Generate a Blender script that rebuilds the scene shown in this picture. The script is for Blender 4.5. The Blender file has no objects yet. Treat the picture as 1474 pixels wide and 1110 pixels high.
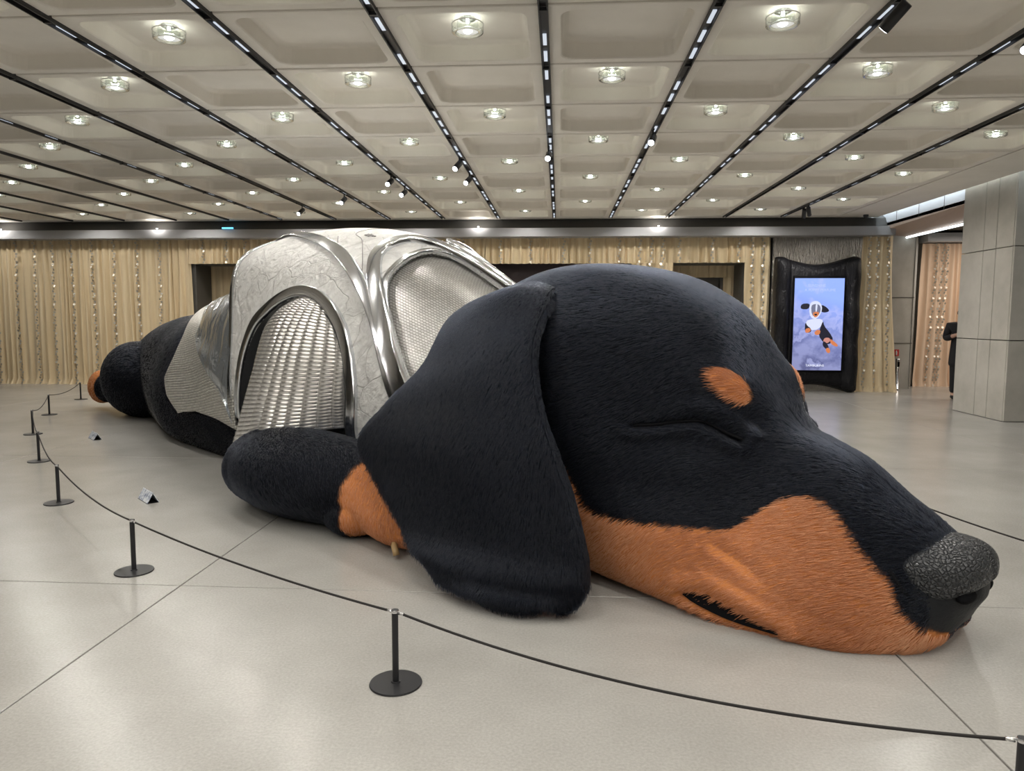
import bpy, bmesh, math, random
import numpy as np
from mathutils import Vector, Matrix
random.seed(7); np.random.seed(7)
SC = bpy.context.scene
COL = SC.collection

# ------------------------------------------------------------------ camera
CZ = 1.5
f, yaw, pit, rol = 1053.65, 0.0644517, -0.0919831, 0.00255828
cam = bpy.data.cameras.new('camera'); camo = bpy.data.objects.new('camera', cam); COL.objects.link(camo)
fw = np.array([-math.sin(yaw)*math.cos(pit), math.cos(yaw)*math.cos(pit), math.sin(pit)])
rt = np.array([math.cos(yaw), math.sin(yaw), 0]); up = np.cross(rt, fw)
r_ = rt*math.cos(rol)+up*math.sin(rol); u_ = -rt*math.sin(rol)+up*math.cos(rol)
camo.matrix_world = Matrix([[r_[i], u_[i], -fw[i], (0, 0, CZ)[i]] for i in range(3)]+[[0, 0, 0, 1]])
cam.sensor_fit = 'HORIZONTAL'; cam.sensor_width = 36; cam.lens = 36*f/1474; cam.clip_end = 200
SC.camera = camo
# ------------------------------------------------------------------ world, light, exposure
w = bpy.data.worlds.new('World'); SC.world = w; w.use_nodes = True
w.node_tree.nodes['Background'].inputs[0].default_value = (1, .97, .93, 1)
w.node_tree.nodes['Background'].inputs[1].default_value = .36
SC.view_settings.view_transform = 'Standard'; SC.view_settings.look = 'None'
SC.view_settings.exposure = 0.17; SC.view_settings.gamma = 1; SC.view_settings.use_curve_mapping = False
LAMP_W = 42.0; GLOW_W = 1.7; SPOT_W = 80.0
LCOL = (1, .965, .91)

def area(name, loc, rot, sx, sy, watt, col=LCOL):
    l = bpy.data.lights.new(name, 'AREA'); l.shape = 'RECTANGLE'; l.size = sx; l.size_y = sy; l.energy = watt; l.color = col
    o = bpy.data.objects.new(name, l); o.location = loc; o.rotation_euler = rot; COL.objects.link(o); return o
# ------------------------------------------------------------------ materials
def mat(name, col=(.5, .5, .5), rough=.5, metal=0.0, spec=.5, emit=None, es=1.0, sheen=0.0):
    m = bpy.data.materials.new(name); m.use_nodes = True
    b = m.node_tree.nodes['Principled BSDF']
    b.inputs['Base Color'].default_value = (*col, 1); b.inputs['Roughness'].default_value = rough
    b.inputs['Metallic'].default_value = metal; b.inputs['Specular IOR Level'].default_value = spec
    if sheen: b.inputs['Sheen Weight'].default_value = sheen
    if emit: b.inputs['Emission Color'].default_value = (*emit, 1); b.inputs['Emission Strength'].default_value = es
    return m
class NT:
    def __init__(s, m): s.t = m.node_tree; s.b = s.t.nodes['Principled BSDF']
    def n(s, k, **kw):
        x = s.t.nodes.new(k)
        for a, v in kw.items():
            if a.startswith('i_'):
                key = a[2:]; x.inputs[int(key) if key.isdigit() else key].default_value = v
            else: setattr(x, a, v)
        return x
    def l(s, a, b): s.t.links.new(a, b)
    def obj(s, scale=(1, 1, 1), rot=(0, 0, 0)):
        c = s.n('ShaderNodeTexCoord'); m = s.n('ShaderNodeMapping'); m.inputs['Scale'].default_value = scale; m.inputs['Rotation'].default_value = rot
        s.l(c.outputs['Object'], m.inputs[0]); return m.outputs[0]
    def noise(s, vec, sc, det=4, rough=.6, dist=0):
        x = s.n('ShaderNodeTexNoise'); x.inputs['Scale'].default_value = sc; x.inputs['Detail'].default_value = det
        x.inputs['Roughness'].default_value = rough; x.inputs['Distortion'].default_value = dist
        s.l(vec, x.inputs['Vector']); return x.outputs[0]
    def ramp(s, fac, stops):
        x = s.n('ShaderNodeValToRGB'); e = x.color_ramp.elements
        while len(e) < len(stops): e.new(.5)
        for el, (p, c) in zip(e, stops):
            el.position = p; el.color = (*c, 1) if len(c) == 3 else c
        s.l(fac, x.inputs[0]); return x.outputs[0]
    def bump(s, h, strength=.3, dist=.02):
        x = s.n('ShaderNodeBump'); x.inputs['Strength'].default_value = strength; x.inputs['Distance'].default_value = dist
        s.l(h, x.inputs['Height']); s.l(x.outputs[0], s.b.inputs['Normal']); return x
    def math(s, op, a, b=None):
        x = s.n('ShaderNodeMath', operation=op)
        for i, v in enumerate((a, b)):
            if v is None: continue
            if isinstance(v, (int, float)): x.inputs[i].default_value = v
            else: s.l(v, x.inputs[i])
        return x.outputs[0]

M = {}
def mk(k, *a, **kw): M[k] = mat(k, *a, **kw); return NT(M[k])
# polished concrete floor
t = mk('concrete_floor', (.45, .43, .40), .24, spec=.45)
v = t.n('ShaderNodeNewGeometry').outputs['Position']; a = t.noise(v, .75, 6, .62, .1); b = t.noise(v, 85, 3, .65)
mx = t.n('ShaderNodeMix', data_type='RGBA', blend_type='MULTIPLY'); mx.inputs[0].default_value = 1
t.l(t.ramp(a, [(.25, (.315, .303, .280)), (.75, (.452, .440, .413))]), mx.inputs[6])
t.l(t.ramp(b, [(.25, (.80, .80, .79)), (.75, (1.06, 1.06, 1.06))]), mx.inputs[7]); t.l(mx.outputs[2], t.b.inputs['Base Color'])
mk('joint_dark', (.10, .09, .08), .9)
t = mk('ceiling_concrete', (.84, .80, .73), .8, spec=.2)
v = t.obj(); a = t.noise(v, 1.6, 6); t.l(t.ramp(a, [(.3, (.79, .75, .68)), (.7, (.87, .83, .76))]), t.b.inputs['Base Color'])
t = mk('wall_concrete', (.40, .37, .32), .75, spec=.25)
v = t.obj(); a = t.noise(v, 1.8, 8, .65); t.l(t.ramp(a, [(.3, (.41, .39, .345)), (.7, (.54, .515, .465))]), t.b.inputs['Base Color']); t.bump(a, .15, .01)
mk('dark_metal', (.012, .012, .014), .45, spec=.5)
mk('black_matte', (.006, .006, .007), .85, spec=.08)
mk('rope_black', (.012, .010, .009), .8)
mk('steel', (.75, .75, .76), .22, 1)
mk('led_module', (.30, .31, .33), .4, emit=(.80, .88, 1), es=.62)
mk('lamp_bulb', (1, 1, 1), .3, emit=(1, .98, .94), es=14)
mk('lamp_diffuser', (.6, .62, .6), .3, emit=(1, 1, .96), es=.45)
mk('spot_lens', (1, 1, 1), .3, emit=(.92, .95, 1), es=8)
mk('slot_light', (1, 1, 1), .3, emit=(.85, .95, 1), es=3)
t = mk('fascia_grey', (.34, .34, .35), .45)
mk('gloss_dark', (.075, .072, .068), .32, spec=.45)
mk('blue_sign', (.1, .4, .8), .4, emit=(.15, .6, 1), es=1.5)
# thin clear glass (no refraction), fresnel sheen
m = bpy.data.materials.new('clear_glass'); m.use_nodes = True; nt = m.node_tree; nt.nodes.clear()
o_ = nt.nodes.new('ShaderNodeOutputMaterial'); tr = nt.nodes.new('ShaderNodeBsdfTransparent'); gl = nt.nodes.new('ShaderNodeBsdfGlossy')
tr.inputs[0].default_value = (.90, .93, .90, 1); gl.inputs['Roughness'].default_value = .04; mxs = nt.nodes.new('ShaderNodeMixShader'); lw = nt.nodes.new('ShaderNodeLayerWeight'); lw.inputs[0].default_value = .35
nt.links.new(lw.outputs['Facing'], mxs.inputs[0]); nt.links.new(tr.outputs[0], mxs.inputs[1]); nt.links.new(gl.outputs[0], mxs.inputs[2]); nt.links.new(mxs.outputs[0], o_.inputs[0]); M['clear_glass'] = m
# curtains
t = mk('curtain_cream', (.64, .52, .32), .75, spec=.2, sheen=.2)
a = t.noise(t.obj((9, 9, .25)), 1.2, 3); t.l(t.ramp(a, [(.3, (.63, .495, .305)), (.7, (.76, .635, .43))]), t.b.inputs['Base Color'])
t = mk('curtain_pink', (.78, .60, .45), .75, spec=.2, sheen=.2)
mk('bead_silver', (.50, .47, .41), .4, .6)
mk('maroon', (.030, .017, .019), .5)
mk('portal_grey', (.10, .095, .085), .5)
mk('leather_black', (.007, .007, .009), .42, spec=.25); t = NT(M['leather_black']); t.bump(t.noise(t.obj((1, 1, .5)), 7, 5, .6, 1.2), .7, .06)
t = mk('ripple_metal', (.68, .67, .64), .3, .9)
wv = t.n('ShaderNodeTexWave'); wv.inputs['Scale'].default_value = 3.4; wv.inputs['Distortion'].default_value = 9; wv.inputs['Detail'].default_value = 2.5; wv.inputs['Detail Scale'].default_value = 2; t.l(t.obj((3, 1, .8)), wv.inputs['Vector']); t.bump(wv.outputs['Fac'], 1.0, .12)
# fur
BLACK = (.0085, .0093, .0125)
t = mk('fur_base', BLACK, .9, spec=.03)
at = t.n('ShaderNodeAttribute', attribute_name='tan'); mx = t.n('ShaderNodeMix', data_type='RGBA')
mx.inputs[6].default_value = (*BLACK, 1); mx.inputs[7].default_value = (.50, .19, .065, 1); t.l(at.outputs['Fac'], mx.inputs[0])
ab = t.n('ShaderNodeAttribute', attribute_name='bare'); m2 = t.n('ShaderNodeMix', data_type='RGBA'); m2.inputs[7].default_value = (.011, .012, .014, 1); t.l(ab.outputs['Fac'], m2.inputs[0]); t.l(mx.outputs[2], m2.inputs[6]); t.l(m2.outputs[2], t.b.inputs['Base Color'])
t.l(t.math('ADD', t.math('MULTIPLY', ab.outputs['Fac'], .22), .03), t.b.inputs['Specular IOR Level']); t.l(t.math('SUBTRACT', .9, t.math('MULTIPLY', ab.outputs['Fac'], .42)), t.b.inputs['Roughness'])
t.bump(t.noise(t.obj((1, 1, 1)), 60, 3), .3, .01)
def fur_mat(k, stops, rough, spec):
    t = mk(k, stops[0], rough, spec=spec); at = t.n('ShaderNodeAttribute', attribute_name='shade')
    t.l(t.ramp(at.outputs['Fac'], [(0, stops[0]), (.5, stops[1]), (1, stops[2])]), t.b.inputs['Base Color']); return t
t = fur_mat('fur_black', [(.006, .0065, .0095), (.010, .011, .015), (.018, .020, .026)], .38, .7)
hb = t.n('ShaderNodeBsdfHairPrincipled'); hb.parametrization = 'COLOR'; hb.inputs['Color'].default_value = (.008, .010, .016, 1); hb.inputs['Roughness'].default_value = .32; hb.inputs['Radial Roughness'].default_value = .45; hb.inputs['IOR'].default_value = 1.25; hb.inputs['Random Roughness'].default_value = .3
for n_ in t.t.nodes:
    if n_.type == 'OUTPUT_MATERIAL': t.l(hb.outputs[0], n_.inputs['Surface'])
fur_mat('fur_tan', [(.40, .145, .060), (.59, .26, .125), (.78, .46, .27)], .5, .35)
t = mk('nose_leather', (.040, .042, .045), .40, spec=.5)
v = t.obj(); vo = t.n('ShaderNodeTexVoronoi'); vo.feature = 'DISTANCE_TO_EDGE'; vo.inputs['Scale'].default_value = 52; t.l(v, vo.inputs['Vector'])
t.bump(t.ramp(vo.outputs['Distance'], [(0, (0, 0, 0)), (.22, (1, 1, 1))]), 1.0, .012)
mk('claw_horn', (.42, .28, .13), .4)
# armour
t = mk('embossed_white', (.74, .72, .68), .36, spec=.5)
v = t.obj(); n1 = t.n('ShaderNodeTexNoise'); n1.inputs['Scale'].default_value = 1.6; n1.inputs['Detail'].default_value = 3; t.l(v, n1.inputs['Vector'])
mv = t.n('ShaderNodeMix', data_type='RGBA'); mv.inputs[0].default_value = .35; t.l(v, mv.inputs[6]); t.l(n1.outputs['Color'], mv.inputs[7])
vo = t.n('ShaderNodeTexVoronoi'); vo.feature = 'DISTANCE_TO_EDGE'; vo.inputs['Scale'].default_value = 5.2; t.l(mv.outputs[2], vo.inputs['Vector'])
cr = t.ramp(vo.outputs['Distance'], [(0, (0, 0, 0)), (.02, (1, 1, 1))])
wv = t.n('ShaderNodeTexWave'); wv.inputs['Scale'].default_value = 1.6; wv.inputs['Distortion'].default_value = 14; wv.inputs['Detail'].default_value = 4; wv.inputs['Detail Scale'].default_value = 1.6; t.l(v, wv.inputs['Vector'])
n2 = t.noise(v, 8, 8, .72, 2.2); h = t.math('ADD', t.math('MULTIPLY', cr, .25), t.math('ADD', t.math('MULTIPLY', wv.outputs['Fac'], .45), n2))
t.bump(h, 1.0, .05)
mx = t.n('ShaderNodeMix', data_type='RGBA'); mx.inputs[6].default_value = (.70, .685, .65, 1); mx.inputs[7].default_value = (.90, .89, .86, 1); t.l(t.math('MULTIPLY', cr, t.ramp(n2, [(.3, (.2,)*3), (.55, (1, 1, 1))])), mx.inputs[0]); t.l(mx.outputs[2], t.b.inputs['Base Color'])
t.b.inputs['Metallic'].default_value = .12
mk('chrome', (.74, .76, .79), .16, 1)
mk('seam_dark', (.22, .21, .20), .5)
def chain(k, sc, col, rough):
    t = mk(k, col, rough, .85); tc = t.n('ShaderNodeTexCoord'); mp = t.n('ShaderNodeMapping'); mp.inputs['Scale'].default_value = (sc, sc, sc); t.l(tc.outputs['UV'], mp.inputs[0])
    br = t.n('ShaderNodeTexBrick'); br.inputs['Scale'].default_value = 1; br.inputs['Mortar Size'].default_value = .09; br.inputs['Mortar Smooth'].default_value = .7; br.inputs['Brick Width'].default_value = .9; br.inputs['Row Height'].default_value = .6
    br.inputs['Color1'].default_value = (1, 1, 1, 1); br.inputs['Color2'].default_value = (.72, .72, .72, 1); br.inputs['Mortar'].default_value = (.0, .0, .0, 1); t.l(mp.outputs[0], br.inputs[0])
    t.bump(br.outputs['Color'], .8, .012)
    mx = t.n('ShaderNodeMix', data_type='RGBA'); mx.inputs[6].default_value = (col[0]*.28, col[1]*.27, col[2]*.25, 1); mx.inputs[7].default_value = (*col, 1); t.l(br.outputs['Color'], mx.inputs[0]); t.l(mx.outputs[2], t.b.inputs['Base Color'])
chain('chain_fine', 30, (.64, .63, .60), .33)
chain('chain_skirt', 26, (.92, .90, .85), .45)
t = mk('mirror_film', (.60, .64, .68), .16, .8); t.bump(t.noise(t.obj((1, 1, .45)), 4.6, 3, .5, 1.0), .6, .09)
t = mk('scale_steel', (.88, .865, .84), .27, .85)
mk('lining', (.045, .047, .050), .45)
mk('cloth_black', (.010, .010, .012), .8); mk('skin', (.55, .33, .24), .5); mk('hair_dark', (.012, .009, .008), .6)
mk('red_sign', (.55, .04, .03), .4); mk('white_paint', (.75, .75, .73), .4)
mk('pink_beam', (.48, .36, .29), .6); mk('pelmet_white', (.60, .62, .66), .5)
t = mk('sign_print', (.5, .52, .56), .35); t.l(t.ramp(t.noise(t.obj((1, 1, 1)), 28, 2), [(.36, (.25, .29, .40)), (.46, (.55, .6, .70)), (.6, (.9, .92, .95))]), t.b.inputs['Base Color'])

# ------------------------------------------------------------------ object helpers
def tag(o, label=None, cat=None, group=None, kind=None):
    if label: o['label'] = label
    if cat: o['category'] = cat
    if group: o['group'] = group
    if kind: o['kind'] = kind
    return o
def empty(name, loc=(0, 0, 0), **kw):
    o = bpy.data.objects.new(name, None); o.location = loc; o.empty_display_size = .1; COL.objects.link(o); return tag(o, **kw)
def link(name, me, parent=None, loc=None):
    o = bpy.data.objects.new(name, me); COL.objects.link(o)
    if parent: o.parent = parent
    if loc is not None: o.location = loc
    return o
def mesh(name, V, F, m, smooth=True):
    me = bpy.data.meshes.new(name); me.from_pydata([tuple(map(float, v)) for v in V], [], [tuple(map(int, q)) for q in F])
    if smooth: me.polygons.foreach_set('use_smooth', [True]*len(me.polygons))
    for x in (m if isinstance(m, (list, tuple)) else [m]): me.materials.append(M[x])
    me.update(); return me
class MB:
    """collects simple shapes into one mesh"""
    def __init__(s): s.V = []; s.F = []
    def add(s, V, F):
        k = len(s.V); s.V += [tuple(v) for v in V]; s.F += [tuple(i+k for i in q) for q in F]; return s
    def box(s, x0, x1, y0, y1, z0, z1, bev=0):
        if bev:
            b = bmesh.new(); bmesh.ops.create_cube(b, size=1)
            for v in b.verts: v.co = Vector(((x0+x1)/2+v.co.x*(x1-x0), (y0+y1)/2+v.co.y*(y1-y0), (z0+z1)/2+v.co.z*(z1-z0)))
            bmesh.ops.bevel(b, geom=b.edges[:], offset=bev, segments=1, affect='EDGES'); b.verts.index_update()
            s.add([tuple(v.co) for v in b.verts], [[v.index for v in q.verts] for q in b.faces]); b.free(); return s
        return s.add([(x0, y0, z0), (x1, y0, z0), (x1, y1, z0), (x0, y1, z0), (x0, y0, z1), (x1, y0, z1), (x1, y1, z1), (x0, y1, z1)],
                     [(0, 3, 2, 1), (4, 5, 6, 7), (0, 1, 5, 4), (1, 2, 6, 5), (2, 3, 7, 6), (3, 0, 4, 7)])
    def lathe(s, prof, c=(0, 0, 0), n=24, cap=True):
        k = len(s.V)
        for r, z in prof:
            for j in range(n): s.V.append((c[0]+r*math.cos(2*math.pi*j/n), c[1]+r*math.sin(2*math.pi*j/n), c[2]+z))
        for i in range(len(prof)-1):
            for j in range(n): s.F.append((k+i*n+j, k+i*n+(j+1) % n, k+(i+1)*n+(j+1) % n, k+(i+1)*n+j))
        if cap: s.F.append(tuple(k+j for j in range(n))[::-1]); s.F.append(tuple(k+(len(prof)-1)*n+j for j in range(n)))
        return s
    def tube(s, pts, r, n=8):
        P = np.array(pts, float); T = np.gradient(P, axis=0); k = len(s.V)
        for p, tt in zip(P, T):
            tt = tt/np.linalg.norm(tt); a = np.cross(tt, (0, 0, 1)) if abs(tt[2]) < .95 else np.cross(tt, (1, 0, 0)); a /= np.linalg.norm(a); b = np.cross(a, tt)
            for j in range(n): s.V.append(tuple(p+r*(a*math.cos(2*math.pi*j/n)+b*math.sin(2*math.pi*j/n))))
        for i in range(len(P)-1):
            for j in range(n): s.F.append((k+i*n+j, k+i*n+(j+1) % n, k+(i+1)*n+(j+1) % n, k+(i+1)*n+j))
        s.F.append(tuple(k+j for j in range(n))[::-1]); s.F.append(tuple(k+(len(P)-1)*n+j for j in range(n))); return s
    def obj(s, name, m, parent=None, loc=None, smooth=False): return link(name, mesh(name, s.V, s.F, m, smooth), parent, loc)
    def mesh(s, name, m, smooth=False): return mesh(name, s.V, s.F, m, smooth)

# ------------------------------------------------------------------ floor: cast slabs with saw-cut joints
ZC = 3.56; CELL = 1.143; X0 = -.127; Y0 = 5.041
fl = MB().box(-24, 16, -9, 24, -.12, -.025).obj('floor', 'joint_dark'); tag(fl, kind='structure')
SL = 3.63; g = .004
slab = MB().box(g, SL-g, g, SL-g, -.03, 0, .002).mesh('slab', 'concrete_floor')
for i in range(-6, 4):
    for k in range(-3, 5): link('slab', slab, fl, (1.52+SL*i, 3.86+SL*k, 0))

# ------------------------------------------------------------------ ceiling: precast coffers
ce = MB().box(-24, 16, -9, 24, ZC+.30, ZC+.4).obj('ceiling', 'joint_dark'); tag(ce, kind='structure')
def rrect(hx, hy, r, n=6):
    P = []
    for cx, cy, a0 in ((hx-r, hy-r, 0), (-hx+r, hy-r, 90), (-hx+r, -hy+r, 180), (hx-r, -hy+r, 270)):
        for j in range(n+1):
            a = math.radians(a0+90*j/n); P.append((cx+r*math.cos(a), cy+r*math.sin(a)))
    return P
def coffer_mesh():
    h = CELL/2-.015; n = 6; N = 4*(n+1); V = []; F = []
    def sq(hh):
        P = []
        for (x, y) in rrect(1, 1, .0001, n): P.append((x*hh, y*hh))
        return P
    loops = [(sq(h), .06), (sq(h), .006), (sq(h-.006), 0), (rrect(.455, .475, .11), 0), (rrect(.447, .467, .108), .008), (rrect(.438, .458, .11), .118), (rrect(.425, .445, .11), .140), (rrect(.39, .41, .11), .148)]
    for P, z in loops: V += [(x, y, z) for x, y in P]
    for i in range(len(loops)-1):
        for j in range(N): F.append((i*N+j, i*N+(j+1) % N, (i+1)*N+(j+1) % N, (i+1)*N+j))
    F.append(tuple((len(loops)-1)*N+j for j in range(N)))
    me = mesh('coffer', V, F, 'ceiling_concrete', False)
    for p in me.polygons:
        if 4*N <= p.index < 7*N and p.index >= 5*N: p.use_smooth = True
    return me
cof = coffer_mesh()
for k in range(-9, 9):
    for i in range(-11, 5):
        if k < -2 and not -6 <= i <= 4: continue
        link('coffer', cof, ce, (X0+CELL*(i+.5), Y0+CELL*(k+.5), ZC))
XR = X0+CELL*5; YE = Y0+CELL*9
MB().box(XR+.012, 6.42, -1, YE+.28, ZC, ZC+.2).obj('ceiling_strip', 'ceiling_concrete', ce)
MB().box(X0-11*CELL, XR, YE+.012, YE+.26, ZC, ZC+.2).obj('ceiling_strip', 'ceiling_concrete', ce)
MB().box(-24, 16, -9, Y0-9*CELL, ZC+.05, ZC+.2).obj('ceiling_strip', 'ceiling_concrete', ce)

# lamps in every second coffer
bulb = MB().lathe([(.005, -.142), (.022, -.138), (.034, -.125), (.036, -.105), (.028, -.088), (.010, -.084)], n=16).mesh('bulb', 'lamp_bulb', True)
glass = MB().lathe([(.118, 0), (.118, -.135), (.112, -.142), (.085, -.142), (.08, -.135), (.08, -.01)], n=28, cap=False).mesh('glass_ring', 'clear_glass', True)
capm = MB().lathe([(.06, 0), (.06, -.012), (.022, -.016), (.020, -.05), (.012, -.05)], n=20).mesh('mount', 'steel', True)
ring = MB().lathe([(.119, -.052), (.121, -.055), (.121, -.062), (.119, -.065)], n=28, cap=False).mesh('band', 'steel', True)
diff = MB().lathe([(.02, -.118), (.079, -.118), (.079, -.122), (.02, -.122)], n=24, cap=False).mesh('diffuser', 'lamp_diffuser', True)
ll = bpy.data.lights.new('lamp', 'SPOT'); ll.energy = LAMP_W; ll.color = LCOL; ll.shadow_soft_size = .05; ll.spot_size = math.radians(150); ll.spot_blend = .6
lg_ = bpy.data.lights.new('lamp_glow', 'POINT'); lg_.energy = GLOW_W; lg_.color = LCOL; lg_.shadow_soft_size = .04
NUM = ['zero', 'one', 'two', 'three', 'four', 'five', 'six', 'seven', 'eight', 'nine', 'ten', 'eleven']
ORD = ['zeroth', 'first', 'second', 'third', 'fourth', 'fifth', 'sixth', 'seventh', 'eighth', 'ninth', 'tenth', 'eleventh']
def place(i): return 'just left of the middle track' if i == -1 else 'just right of the middle track' if i == 0 else '%s coffers %s of the middle track' % (NUM[-i-1] if i < 0 else NUM[i], 'left' if i < 0 else 'right')
VIS = {0: (-4, 2), 1: (-5, 2), 2: (-6, 3), 3: (-7, 4), 4: (-8, 4), 5: (-9, 4), 6: (-10, 4), 7: (-10, 4), 8: (-11, 4)}
for k in range(-9, 9):
    for i in range(-11, 5):
        lo_, hi_ = VIS.get(k, (-5, 4))
        if (i+k) % 2 == 0 or not lo_ <= i <= hi_: continue
        L = empty('ceiling_lamp', (X0+CELL*(i+.5), Y0+CELL*(k+.5), ZC+.148)); L.scale = (1, 1, .74)
        if k >= 0: tag(L, 'clear glass ceiling lamp in the %s lit row, %s' % (ORD[k+1], place(i)), 'lamp', 'glass lamps in the coffered ceiling')
        else: tag(L, 'round clear glass ceiling lamp behind the viewer, outside the picture', 'lamp', 'glass lamps behind the viewer')
        link('mount', capm, L); link('bulb', bulb, L); link('glass_ring', glass, L); link('band', ring, L); link('diffuser', diff, L)
        for d_, z_ in ((ll, -.15), (lg_, -.045)):
            lo = bpy.data.objects.new('lamp_light', d_); COL.objects.link(lo); lo.parent = L; lo.location = (0, 0, z_)

# lighting tracks between the coffers
mod = MB().box(-.014, .014, -.105, .105, -.004, .004).mesh('led_module', 'led_module')
fin = MB().box(-.026, .026, -.012, .012, -.012, .012).mesh('joint_clip', 'dark_metal')
for i in range(-10, 5):
    x = X0+CELL*i; y0 = 2.2 if i > -5 else Y0+CELL*(1-i*.0)
    T = empty('light_track', (x, 0, ZC)); tag(T, 'black ceiling light track, %s' % ('the one running nearly upright down the middle' if i == 0 else '%s one to the %s of the middle track' % (ORD[abs(i)], 'left' if i < 0 else 'right')), 'track', 'light tracks')
    rw = .034 if i > -5 else .014
    b = MB().box(-rw, -rw+.01, y0, YE-.05, -.03, .03).box(rw-.01, rw, y0, YE-.05, -.03, .03).box(-rw+.01, rw-.01, y0, YE-.05, -.004, .03)
    b.obj('rail', 'dark_metal', T)
    if i < -5: continue
    for k in range(-2, 9):
        for q in range(3):
            if (3*k+q+i) % 4 == 0 or (i > 2 and (k+q) % 3 == 0): continue
            if i in (3,) and k > 4: continue
            if i < -3 and (k+q) % 2: continue
            link('led_module', mod, T, (0, Y0+CELL*(k+.2+.305*q), -.012))
        link('joint_clip', fin, T, (0, Y0+CELL*k+.02, -.024))

# spotlights
house = MB().lathe([(.001, .0), (.036, .0), (.038, .004), (.038, .185), (.034, .19), (.001, .19)], n=20, cap=False).mesh('housing', 'dark_metal', True)
lens = MB().lathe([(.001, -.002), (.031, -.002), (.033, .004)], n=20, cap=False).mesh('lens', 'spot_lens', True)
arm_ = MB().box(-.012, .012, -.04, .04, .0, .03).lathe([(.010, 0), (.010, -.07)], n=10).mesh('bracket', 'dark_metal')
spots = [(2, -.07, (.3, 7, 1.2)), (1, 2.81, (.1, 5, 1.5)), (0, 3.47, (-.4, 5.4, 1.6)), (-1, 3.87, (-2, 7.4, 2)), (-1, 4.78, (-2, 8, 2)), (-2, 4.86, (-2.8, 8, 2.2)), (-2, 5.68, (-3, 8.4, 2)), (-3, 6.22, (-4, 9, 1.6)), (-4, 7.28, (-5.5, 10, 1.4)), (4, 7.72, (5, 16, 1.5)), (4, 7.52, (5.6, 16, 1.5)), (3, .42, (1, 4, 1))]
sl = bpy.data.lights.new('spot', 'SPOT'); sl.energy = SPOT_W; sl.spot_size = math.radians(48); sl.spot_blend = .7; sl.color = (1, .96, .91); sl.shadow_soft_size = .04
where = ['at the top edge right of centre', 'above the head of the dog', 'on the middle track over the ear', 'nearer one of the two on the track left of the middle', 'farther one of the two left of the middle, pointing away', 'nearer one of the pair over the armour', 'farther one of the pair over the armour', 'over the back of the armour', 'over the hind part of the dog', 'left one of the pair by the video screen', 'right one of the pair by the video screen', 'at the far right edge of the picture']
for (i, k, tgt), wh in zip(spots, where):
    p = Vector((X0+CELL*i-.02, Y0+CELL*k, ZC-.03)); S = empty('track_spotlight', p); tag(S, 'black cylinder spotlight ' + wh, 'spotlight', 'track spotlights')
    link('bracket', arm_, S)
    d = (Vector(tgt)-p).normalized(); q = (-d).to_track_quat('Z', 'Y')
    head = Vector((0, 0, -.08))-(-d)*.15
    for nm, me in (('housing', house), ('lens', lens)):
        o = link(nm, me, S, head); o.rotation_mode = 'QUATERNION'; o.rotation_quaternion = q
    lo = bpy.data.objects.new('spot_light', sl); COL.objects.link(lo); lo.parent = S; lo.location = head+d*.02; lo.rotation_mode = 'QUATERNION'; lo.rotation_quaternion = q
# detectors
det = MB().lathe([(.001, -.032), (.03, -.03), (.045, -.012), (.05, 0)], n=20, cap=False)
for (x, y, wh) in ((-.62, 6.2, 'left of the middle track'), (1.52, 6.2, 'right of the middle track'), (3.7, 6.2, 'near the right edge')):
    o = det.obj('smoke_detector', 'white_paint', None, (x, y, ZC+.148), True); tag(o, 'small round white smoke detector in an unlit coffer ' + wh, 'detector', 'smoke detectors')

# ------------------------------------------------------------------ back of the hall
YB = 15.7
bw = MB().box(-18, 6.9, 17.6, 17.8, 0, ZC+.3).obj('wall_back', 'portal_grey'); tag(bw, kind='structure')
wf = MB().box(-18, 12, -9.2, -9, 0, ZC+.3).obj('wall_front', 'wall_concrete'); tag(wf, kind='structure')
wg = MB().box(12, 12.2, -9, 18, 0, ZC+.3).obj('wall_right', 'wall_concrete'); tag(wg, kind='structure')
wl = MB().box(-18.2, -18, -9, 18, 0, ZC+.3).obj('wall_left', 'wall_concrete'); tag(wl, kind='structure')
# glossy dark bulkhead between coffers and fascia
bk = MB().add([(-18, YE+.27, ZC-.01), (6.66, YE+.27, ZC-.01), (6.66, YE+.15, 3.36), (-18, YE+.15, 3.36), (-18, YE+.5, ZC+.1), (6.66, YE+.5, ZC+.1), (6.66, YE+.5, 3.36), (-18, YE+.5, 3.36)], [(0, 3, 2, 1), (4, 5, 6, 7), (0, 1, 5, 4), (1, 2, 6, 5), (2, 3, 7, 6), (3, 0, 4, 7)]).obj('trim_1', 'gloss_dark'); tag(bk, kind='structure')
fa = MB().box(-18, 6.72, YE+.05, YE+.5, 3.18, 3.36, .004).obj('trim_2', 'fascia_grey'); tag(fa, kind='structure')
dl = MB().lathe([(.001, -.010), (.016, -.010), (.02, 0)], n=14, cap=False).mesh('downlight', 'lamp_bulb', True)
for n_, x in enumerate((-12.1, -8.6, -1.7, 2.0)):
    o = link('downlight', dl, None, (x, YE+.02, 3.385)); tag(o, 'tiny bright downlight on top of the grey fascia, %s' % ('far left corner', 'left of the armour', 'right of the armour', 'behind the head')[n_], 'downlight', 'fascia downlights')
    area('fascia_wash', (x, YE-.12, 3.40), (math.radians(-70+180), 0, 0), .1, .1, 2.2)
o = MB().box(-.12, .12, -.012, .012, -.016, .016).obj('exit_light', 'blue_sign', None, (-7.05, YE+.03, 3.385)); tag(o, 'thin glowing blue strip light on the fascia left of the armour', 'light')

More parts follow.
